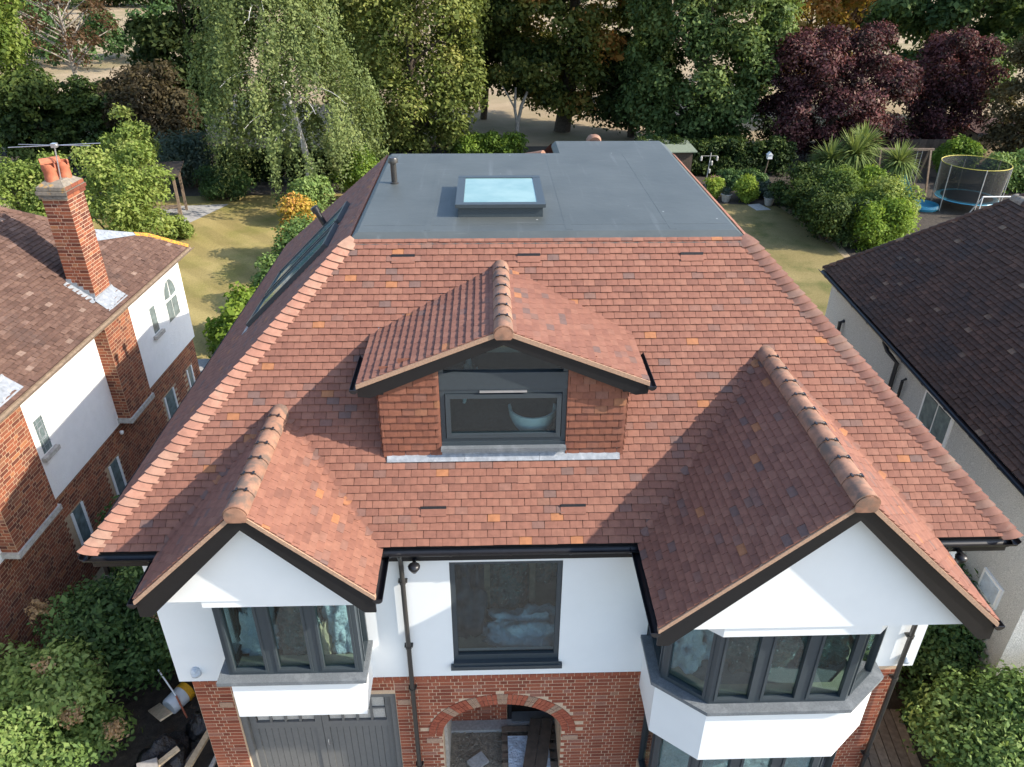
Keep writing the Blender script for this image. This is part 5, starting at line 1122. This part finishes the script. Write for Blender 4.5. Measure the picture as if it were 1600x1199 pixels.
shrub('topiary_ball', 'bright round clipped bush by the flower bed', 12.9, 32.6, 1.35, 1.45, LM['bright'], 149, n=6000, size=.11, clumps=18, tint=.72, cat='bush', csd=.06)
shrub('potted_flowers', 'yellow green flowering plant at the bed edge', 11.4, 33.4, 1.2, 1.3, LM['bright'], 150, n=4000, size=.12, clumps=14, tint=.8, flower=(4, 'pink', 120, .15, .06))
shrub('low_plants', 'dark low plants in the shaded flower bed', 14.2, 33.6, .9, 2.6, LM['grey'], 151, d=1.4, n=5000, size=.13, clumps=20, tint=.15)
shrub('low_plants', 'dark green bed plants behind the bright ball', 13.6, 35.2, 1.1, 3.4, LM['shrub'], 152, d=1.4, n=6000, size=.14, clumps=22, tint=.4)

# cordyline palms
def cordyline(label, x, y, heads, seed):
    rg = np.random.default_rng(seed); t = thing('spiky_palm', label, 'palm', (x, y, 0), 0, 'spiky palms')
    for (hx, hy, hz, R) in heads:
        b = MB(); limb(b, (0, 0, -.05), (hx, hy, hz), .12, .08, rg, .06, 8); b.build('trunk', M['bark'], t)
        b = MB()
        for k in range(330):
            d = rg.normal(size=3); d[2] = d[2]*.8+.25; d /= np.linalg.norm(d); L = R*rg.uniform(.75, 1.1); sd = np.cross(d, [0, 0, 1]); sd /= np.linalg.norm(sd)+1e-6; sd *= .042
            c = np.array([hx, hy, hz]); m = c+d*L*.55; e = c+d*L+np.array([0, 0, -.28*L*(1-d[2])**1.3]); 
            b.add([c-sd*.6, c+sd*.6, m+sd, m-sd, e], [(0, 1, 2, 3), (3, 2, 4)], float(np.clip(rg.normal(.45+.3*d[2], .18), 0, 1)))
        b.build('frond_head', LM['spike'], t)
cordyline('spiky green palm with several rosettes behind the shrubs', 18.0, 31.8, [(0, 0, 2.7, 1.5), (-1.1, .2, 2.3, 1.35), (.7, .7, 3.0, 1.3)], 160)
cordyline('single rosette spiky palm next to the green slide', 20.1, 31.2, [(0, 0, 2.4, 1.25)], 161)

# ------------------------------------------------------------------ garden furniture
t = thing('pergola', 'small dark timber shelter at the lawn corner', 'pergola', (-17.2, 30.6, 0), .2)
for (x, y) in ((-.9, -.8), (.9, -.8), (-.9, .9), (.9, .9)): MB().box(x-.06, y-.06, 0, x+.06, y+.06, 2.2).build('post', M['timber'], t)
b = MB(); b.hexa([(-1.2, -1.1, 2.2), (1.2, -1.1, 2.2), (1.2, 1.2, 2.35), (-1.2, 1.2, 2.35), (-1.2, -1.1, 2.27), (1.2, -1.1, 2.27), (1.2, 1.2, 2.42), (-1.2, 1.2, 2.42)]); b.build('roof', M['darktimber'], t)
MB().box(-.8, -.2, .42, .8, .3, .48).build('bench_seat', M['timber'], t)
for x in (-.7, .65): MB().box(x, -.15, 0, x+.06, .25, .42).build('bench_leg', M['timber'], t)
sheet('paving', [(-18.6, 28.6), (-15.6, 29.6), (-14.6, 32.6), (-18.4, 32.2)], .012, M['concrete'], 'pale paving slab patch under the pergola')
t = thing('round_table', 'round grey garden table at the back corner of the brick house', 'table', (-9.75, 13.35, 0))
b = MB(); b.lathe([(.001, .72), (.42, .72), (.44, .74), (.43, .76), (.001, .765)], (0, 0, 0), 28); smooth_by_angle(b.build('table_top', M['concrete'], t)); b = MB(); b.lathe([(.22, 0), (.2, .04), (.05, .08), (.04, .7), (.1, .72)], (0, 0, 0), 14); b.build('pedestal', M['black'], t)
# rail between the houses
t = thing('timber_rail', 'weathered timber rail gate across the passage', 'gate', (-7.1, 4.6, 0))
for x in (-1.8, -.5, .9): MB().box(x-.04, -.04, 0, x+.04, .04, 1.05).build('post', M['timber'], t)
for z in (.98, .5): MB().bar((-1.9, -.05, z), (1.4, -.05, z), .03, .09).build('rail', M['stone'], t)
# swing set and slide
t = thing('swing_set', 'timber swing frame in the shade with hanging ropes', 'swing', (21.9, 34.3, 0), -.05)
MB().bar((-1.5, 0, 2.35), (1.6, 0, 2.35), .1, .12).build('top_beam', M['timber'], t)
for (x, y) in ((-1.3, -.7), (-1.3, .7), (1.4, -.8), (1.4, .8)): MB().bar((x, y, 0), (x, y*.08, 2.33), .09, .09).build('leg', M['timber'], t)
for x in (-.15, .25, .75, 1.0): MB().tube([(x, 0, 2.3), (x, 0, .5)], .018, 6).build('rope', M['stone'], t)
MB().box(-.2, -.12, .47, .3, .12, .51).build('seat', M['darktimber'], t); MB().box(.72, -.12, .47, 1.05, .12, .51).build('seat', M['darktimber'], t)
M['slide'] = surf('green_plastic', col=(.03, .22, .17), rough=.35, nscale=6, var=.1, spec=.5)
t = thing('garden_slide', 'wavy green plastic slide beside the swing frame', 'slide', (21.45, 33.7, 0), .0)
pr = [(0, 1.6), (-.35, 1.42), (-.8, 1.0), (-1.2, .78), (-1.7, .45), (-2.1, .22), (-2.5, .18)]; b = MB()
for (y0, z0), (y1, z1) in zip(pr, pr[1:]): b.hexa([(-.22, y1, z1-.03), (.22, y1, z1-.03), (.22, y0, z0-.03), (-.22, y0, z0-.03), (-.22, y1, z1), (.22, y1, z1), (.22, y0, z0), (-.22, y0, z0)])
b.build('chute', M['slide'], t)
for x in (-.24, .24):
    b = MB(); b.tube([(x, y, z+.08) for y, z in pr], .045, 8); smooth_by_angle(b.build('side_rim', M['slide'], t))
for x in (-.22, .22): MB().tube([(x, .05, 1.6), (x, .4, 0)], .03, 8).build('leg', M['metal'], t)
# trampoline
M['net'] = glassmat('net_mesh', (.30, .31, .30), 1.05, .6, .06)
M['poolblue'] = surf('blue_vinyl', col=(.05, .25, .36), rough=.3, nscale=4, var=.15)
M['yellowfoam'] = surf('yellow_edge', col=(.5, .42, .08), rough=.6)
t = thing('trampoline', 'round trampoline with dark safety net and blue edge', 'trampoline', (24.2, 31.3, 0))
R1 = 1.5
b = MB(); b.lathe([(R1-.25, .62), (R1, .60), (R1+.02, .57), (R1-.25, .59)], (0, 0, 0), 36); b.f = b.f[:-2]; b.r = b.r[:-2]; b.build('edge_pad', M['poolblue'], t)
MB().lathe([(.001, .585), (R1-.2, .585), (R1-.2, .595), (.001, .595)], (0, 0, 0), 36).build('mat', M['black'], t)
seg = 36; vs = [(R1*1.0*math.cos(2*math.pi*k/seg), R1*math.sin(2*math.pi*k/seg), .62) for k in range(seg)]+[((R1+.12)*math.cos(2*math.pi*k/seg), (R1+.12)*math.sin(2*math.pi*k/seg), 2.35) for k in range(seg)]
b = MB(); b.add(vs, [(k, (k+1) % seg, seg+(k+1) % seg, seg+k) for k in range(seg)]); b.build('net', M['net'], t, smooth=True)
b = MB(); b.tube([((R1+.12)*math.cos(2*math.pi*k/seg), (R1+.12)*math.sin(2*math.pi*k/seg), 2.35) for k in range(seg+1)], .018, 6, caps=False); b.build('top_ring', M['yellowfoam'], t)
for k in range(6):
    an = k*math.pi/3+.3; c_, s_ = math.cos(an), math.sin(an); b = MB(); b.tube([((R1+.1)*c_, (R1+.1)*s_, 0), ((R1+.12)*c_, (R1+.12)*s_, 1.2), ((R1+.14)*c_, (R1+.14)*s_, 2.36)], .026, 8); b.build('pole', M['stone'], t)
t = thing('paddling_pool', 'small blue paddling pool next to the trampoline', 'pool', (22.0, 31.3, 0)); b = MB(); b.lathe([(.75, 0), (.8, .12), (.75, .25), (.66, .25), (.62, .12), (.001, .1)], (0, 0, 0), 28); smooth_by_angle(b.build('pool_ring', M['poolblue'], t))
t = thing('goal_frame', 'white tubular goal frame behind the dark roof ridge', 'goal', (24.6, 29.2, 0))
for pts in ([(-.9, 0, 0), (-.9, 0, 1.2)], [(-.9, 0, 1.2), (.9, 0, 1.2)], [(.9, 0, 0), (.9, 0, 1.2)], [(-.9, 0, 1.2), (-.9, .8, 0)], [(.9, 0, 1.2), (.9, .8, 0)]): MB().tube(pts, .03, 8).build('tube', M['white'], t)
# fence panels behind the swing
t = thing('timber_fence', 'dark timber fence panels behind the swing frame', 'fence', (24.2, 39.2, 0))
for i in range(18): MB().box(-3.6+i*.4+.006, -.02, .05, -3.6+(i+1)*.4-.006, .02+.01*(i % 2), 1.8).build('board', M['darktimber'], t)
for x in (-3.6, -1.2, 1.2, 3.6): MB().box(x-.05, .02, 0, x+.05, .12, 1.85).build('post', M['darktimber'], t)
t = thing('garden_shed', 'low shed with dark roof and pale fascia at right edge', 'shed', (32.6, 42.2, 0))
MB().box(-2.6, -1.4, 0, 2.6, 1.4, 1.7).build('wall', M['newtimber'], t); b = MB(); b.hexa([(-2.8, -1.6, 1.7), (2.8, -1.6, 1.7), (2.8, 1.6, 2.1), (-2.8, 1.6, 2.1), (-2.8, -1.6, 1.78), (2.8, -1.6, 1.78), (2.8, 1.6, 2.18), (-2.8, 1.6, 2.18)]); b.build('roof', M['under'], t)
MB().box(-2.82, -1.64, 1.66, 2.82, -1.602, 1.82).build('fascia', M['concrete'], t)
M['greenfelt'] = surf('green_felt', col=(.16, .19, .14), rough=.95, nscale=10, var=.2)
t = thing('garden_shed', 'pale green roofed shed half hidden by the flat roof', 'shed', (9.6, 37.4, 0), .05)
MB().box(-1.2, -1.0, 0, 1.2, 1.0, 1.75).build('wall', M['darktimber'], t); b = MB(); b.hexa([(-1.4, -1.2, 1.75), (1.4, -1.2, 1.75), (1.4, 1.2, 1.95), (-1.4, 1.2, 1.95), (-1.4, -1.2, 1.8), (1.4, -1.2, 1.8), (1.4, 1.2, 2.0), (-1.4, 1.2, 2.0)]); b.build('roof', M['greenfelt'], t)
# bird feeder, lamp post, pots, bird bath
t = thing('bird_feeder', 'bird feeder pole with hanging feeders by the dark hedge', 'bird feeder', (11.55, 35.6, 0))
MB().tube([(0, 0, 0), (.1, 0, 1.9)], .022, 8).build('pole', M['stone'], t); MB().tube([(-.45, 0, 1.72), (.5, 0, 1.72)], .014, 6).build('crossbar', M['stone'], t)
for (x, z) in ((-.42, 1.45), (.48, 1.45), (.2, 1.2), (.12, .75)):
    b = MB(); b.lathe([(.001, 0), (.06, .01), (.065, .2), (.03, .25), (.001, .26)], (x, 0, z), 10); b.build('feeder', M['frost'], t)
t = thing('lamp_post', 'slim garden lamp post with white lantern before the hedge', 'lamp', (14.7, 35.4, 0)); MB().tube([(0, 0, 0), (.2, 0, 1.6)], .03, 8).build('post', M['timber'], t)
b = MB(); b.box(.08, -.12, 1.6, .34, .12, 1.82); b.prism([(.05, -.15, 1.82), (.37, -.15, 1.82), (.21, -.15, 1.98)], (0, .3, 0)); b.build('lantern', M['white'], t)
for (x, y, lab) in ((11.9, 32.6, 'round stone pot with plant beside the yellow flowers'), (14.0, 31.9, 'stone bird bath on the bed edge'),):
    t = thing('stone_pot', lab, 'pot', (x, y, 0)); b = MB(); b.lathe([(.16, 0), (.2, .05), (.26, .35), (.3, .42), (.26, .44), (.22, .38), (.001, .36)], (0, 0, 0), 18); smooth_by_angle(b.build('pot_body', M['stone'], t))
    rg = np.random.default_rng(int(x*10)); P, N, s, tn = clump_leaves([[0, 0, .55, .28, .28, .2]], 400, .1, rg, tint=.3); put('plant', leaf_mesh('plant', P, N, s, tn, LM['grey'], seed=3), t)
sheet('stone_slab', [(13.1, 31.0), (13.9, 31.1), (13.6, 32.2), (12.9, 32.0)], .014, M['stone'], 'flat stone slab at the lawn edge')

# ------------------------------------------------------------------ builders' things
M['tub'] = surf('white_tub', col=(.6, .62, .62), rough=.4, nscale=6, var=.1); M['tublid'] = surf('yellow_print', col=(.62, .32, .02), rough=.4)
t = thing('paint_tub', 'white paint tub with yellow band lying in the passage', 'tub', (-6.55, 1.75, .02), -.5)
b = MB(); prof = [(.001, 0), (.15, 0), (.165, .02), (.175, .26)]; b.lathe(prof, (0, 0, 0), 20); b.v = [(x, z*1.2-.2, y+.18) for x, y, z in b.v]; smooth_by_angle(b.build('tub_body', M['tub'], t))
b = MB(); b.lathe([(.001, .261), (.18, .261), (.185, .28), (.18, .36), (.001, .365)], (0, 0, 0), 20); b.v = [(x, z*1.2-.2, y+.18) for x, y, z in b.v]; smooth_by_angle(b.build('tub_band', M['tublid'], t))
t = thing('roller_pole', 'thin white and red roller pole leaning over the tub', 'pole', (-6.5, 1.65, 0)); MB().tube([(-.35, .3, .75), (0, 0, .42)], .014, 8).build('shaft', M['white'], t); MB().tube([(0, 0, .42), (.18, -.18, .05)], .016, 8).build('grip', M['terra'], t)
def plank(lab, a, b_, w, h, mat='newtimber'):
    a, b_ = V(a), V(b_); o = MB().bar(a, b_, w, h).build('timber_plank', M[mat]); o['label'] = lab; o['category'] = 'plank'; o['group'] = 'timber lengths left in the passage'
plank('broad short board leaning by the paint tub', (-6.95, 1.65, .12), (-6.5, 1.2, .45), .22, .03)
plank('long pale timber length beside the brick corner', (-6.2, -.55, .10), (-5.72, 1.1, .28), .10, .06)
plank('rough timber offcut across the black bag', (-6.75, -.1, .36), (-6.1, .62, .42), .09, .05)
plank('grey timber length under the long pale one', (-6.35, -.5, .06), (-5.9, .75, .16), .1, .05, 'timber')
plank('dark batten beside the grey slab edge', (-5.75, -.4, .05), (-5.5, 1.0, .08), .07, .05, 'stone')
def blob(name, label, cat, loc, sx, sy, sz, mat, seed, amp=.25, freq=2.2):
    rg = random.Random(seed); b = MB(); nu, nv = 44, 20; vs = []; o = rg.uniform(0, 50)
    from mathutils import noise as mn
    for j in range(nv+1):
        th = math.pi*.5*(1-j/nv)
        for i in range(nu):
            ph = 2*math.pi*i/nu; d = V((math.cos(ph)*math.sin(math.pi/2-th+0) if False else math.cos(ph)*math.cos(math.pi/2*j/nv), math.sin(ph)*math.cos(math.pi/2*j/nv), math.sin(math.pi/2*j/nv)))
            r = 1+amp*mn.noise(d*freq+V((o, 0, 0)))*1.6+amp*.5*mn.ridged_multi_fractal(d*freq*1.5+V((o, 3, 0)), 1, 2, 3, 1, 2)-amp*.5
            vs.append((d.x*sx*r, d.y*sy*r, max(0, d.z*sz*r)))
    fs = [(j*nu+i, j*nu+(i+1) % nu, (j+1)*nu+(i+1) % nu, (j+1)*nu+i) for j in range(nv) for i in range(nu)]
    b.add(vs, fs); o_ = b.build(name, mat, None, smooth=True, label=label, cat=cat); o_.location = loc; return o_
blob('rubbish_bag', 'crumpled black polythene bag among the timber', 'bag', (-6.45, .55, .01), .42, .5, .38, M['bag'], 1)
blob('rubbish_bag', 'flattened black plastic sheet over the timber ends', 'bag', (-6.5, -.15, .05), .42, .3, .32, M['bag'], 2)
blob('rubbish_bag', 'dark rubbish bag against the house corner', 'bag', (-5.95, 1.3, .01), .3, .3, .32, M['bag'], 3, .15)
o = MB().hexa([(-.16, -.13, 0), (.16, -.13, 0), (.16, .13, .0), (-.16, .13, .0), (-.15, -.12, .2), (.15, -.12, .2), (.15, .12, .2), (-.15, .12, .2)]).build('plastic_crate', M['paving'], label='grey plastic crate lying on the black bag', cat='crate'); o.location = (-6.45, .22, .37); o.rotation_euler = (.2, .1, .4)
sheet('side_boarding', [(-5.85, -.9), (-5.3, -.9), (-5.3, 1.1), (-5.5, 1.1)], .02, surf('brown_board', col=(.06, .045, .035), rough=.7, nscale=5, var=.4), 'dark brown boarding laid along the brick wall')
# porch
sheet('porch_floor', [(-1.6, .0), (.24, .0), (.24, 1.24), (-1.6, 1.24)], .03, M['rubble'], 'sandy rubble floor inside the porch')
rg = random.Random(4); b = MB()
for i in range(260):
    x, y, s_ = rg.uniform(-1.55, -.7), rg.uniform(.1, 1.1), rg.uniform(.006, .022); b.hexa([(x+dx*s_*rg.uniform(.6, 1.2), y+dy*s_*rg.uniform(.6, 1.2), .03+dz*s_*1.1) for dz in (0, 1) for dx, dy in ((-1, -1), (1, -1), (1, 1), (-1, 1))])
b.build('gravel', M['rubble'], None, label='loose gravel scattered on the porch floor', cat='gravel', kind='stuff')
o = MB().box(-.15, -.11, 0, .15, .11, .05).build('paving_slab', M['concrete'], label='loose grey paving slab lying on the porch rubble', cat='slab'); o.location = (-1.13, .47, .055); o.rotation_euler = (.05, .04, .65)
t = thing('pallet', 'timber pallet under the white boards in the porch', 'pallet', (-.22, .50, .03))
for i in range(7): MB().box(-.50, -.55+i*.17, .10, .46, -.55+i*.17+.10, .125).build('slat', M['timber'], t)
for x in (-.48, -.05, .38): MB().box(x, -.55, 0, x+.08, .57, .095).build('bearer', M['timber'], t)
for (x0, x1, lab) in ((-.40, -.06, 'white board lying on the left of the pallet'), (.0, .30, 'white board lying on the right of the pallet')):
    o = MB().box(x0, -.5, .157, x1, .42, .175).build('white_board', M['sheetblue'], label=lab, cat='board'); o.location = (-.22, .45, 0)
for (dx, lab) in ((-.10, 'weathered scaffold plank, left of two over the pallet'), (.10, 'weathered scaffold plank, right of two over the pallet')):
    o = MB().bar((-.32+dx, -.45, .22), (-.02+dx, 1.12, .26), .19, .04).build('scaffold_plank', M['darktimber'], label=lab, cat='plank')
# path pallets right
t = thing('timber_walkway', 'grey timber walkway boards beside the right brick wall', 'walkway', (5.85, .45, .01), -.12)
for i in range(6): MB().box(-.5+i*.17, -1.2, 0, -.5+i*.17+.155, .9, .05).build('plank', M['timber'], t)

# ------------------------------------------------------------------ things seen through the windows
def sheetblob(name, label, cat, loc, sx, sy, sz, mat, seed): return blob(name, label, cat, loc, sx, sy, sz, mat, seed, .26, 3.2)
Z2 = ZB+.06
sheetblob('dust_sheet', 'pale blue dust sheet heaped behind the large single window', 'dust sheet', (-.25, .85, Z2), .75, .35, .42, M['sheetblue'], 11)
sheetblob('wrapped_chair', 'teal plastic wrapped chair behind the large single window', 'chair', (-.65, 1.5, Z2+.2), .38, .35, .95, M['teal'], 12)
sheetblob('wrapped_roll', 'dark blue covered stack left inside the large single window', 'stack', (-1.25, 1.3, Z2), .4, .5, .95, M['navy'], 13)
t = thing('timber_trestle', 'timber trestle frame behind the large single window', 'trestle', (-.55, 1.25, Z2))
for x in (-.38, .32): MB().box(x-.045, -.045, 0, x+.045, .045, 2.0).build('leg', M['timber'], t)
MB().box(-.34, -.03, 1.55, .28, .03, 1.63).build('rail', M['newtimber'], t)
sheetblob('wrapped_chair', 'teal wrapped bundle right inside the large single window', 'bundle', (.0, 1.9, Z2+.5), .4, .4, 1.2, M['teal'], 14)
sheetblob('dust_sheet', 'white sheet draped in the first light of the boxed window', 'dust sheet', (-4.1, .1, 3.43), .26, .22, .85, M['sheetblue'], 15)
sheetblob('wrapped_chair', 'teal wrapped furniture in the middle light of the boxed window', 'bundle', (-3.5, .12, 3.43), .34, .22, 1.1, M['teal'], 16)
o = sheetblob('dust_sheet', 'white sheet draped in the last light of the boxed window', 'dust sheet', (-2.95, .12, 3.43), .24, .2, .95, M['sheetblue'], 17)
sheetblob('cardboard_bundle', 'tan paper bundle behind the boxed window mullion', 'bundle', (-3.22, -.02, 3.43), .15, .12, .55, M['newtimber'], 25)
MB().box(-4.33, -.32, 3.44, -2.7, -.12, 3.47).build('window_board', M['khaki'], ori)
MB().box(-4.33, -.12, 3.40, -2.7, .5, 3.43).build('inner_ledge', M['floorin'], ori)
qa, qb = bayp(-.15), bayp(-.34)
for i in range(5):
    (xa, ya), (xb, yb), (xc, yc), (xd, yd) = qa[i], qa[i+1], qb[i+1], qb[i]
    MB().prism([(xa, ya, 3.43), (xb, yb, 3.43), (xc, yc, 3.43), (xd, yd, 3.43)], (0, 0, .03)).build('window_board', M['khaki'], bay)
poly_prism(qb, 3.37, 3.40).build('inner_ledge', M['floorin'], bay)
sheetblob('wrapped_sofa', 'teal plastic wrapped sofa in the middle of the canted bay', 'sofa', (2.75, -.25, 3.40), .55, .32, .95, M['teal'], 18)
sheetblob('dust_sheet', 'pale sheet in the angled side light of the canted bay', 'dust sheet', (1.78, -.25, 3.40), .26, .3, .85, M['sheetblue'], 19)
sheetblob('wrapped_sofa', 'dark green wrapped bundle at the right of the canted bay', 'bundle', (3.6, -.2, 3.40), .4, .32, 1.2, M['teal'], 20)
sheetblob('dust_sheet', 'pale sheet behind the first front light of the bay', 'dust sheet', (2.2, -.1, 3.40), .3, .25, 1.0, M['sheetblue'], 26)
# loft: white basin behind the dormer glass
M['ceramic'] = surf('white_ceramic', col=(.75, .76, .76), rough=.15, nscale=5, var=.03, spec=.6)
t = thing('wash_basin', 'white ceramic basin seen through the dormer window', 'basin', (-.28, 1.30, 6.1))
b = MB(); b.lathe([(.14, 0), (.16, .06), (.26, .2), (.32, .42), (.33, .5), (.30, .5), (.24, .36), (.001, .28)], (0, 0, 0), 24); smooth_by_angle(b.build('basin_bowl', M['ceramic'], t), 60)
sheetblob('dust_sheet', 'pale sheet hanging behind the dormer window', 'dust sheet', (-1.15, 1.6, 6.1), .3, .22, .9, M['sheetblue'], 23)
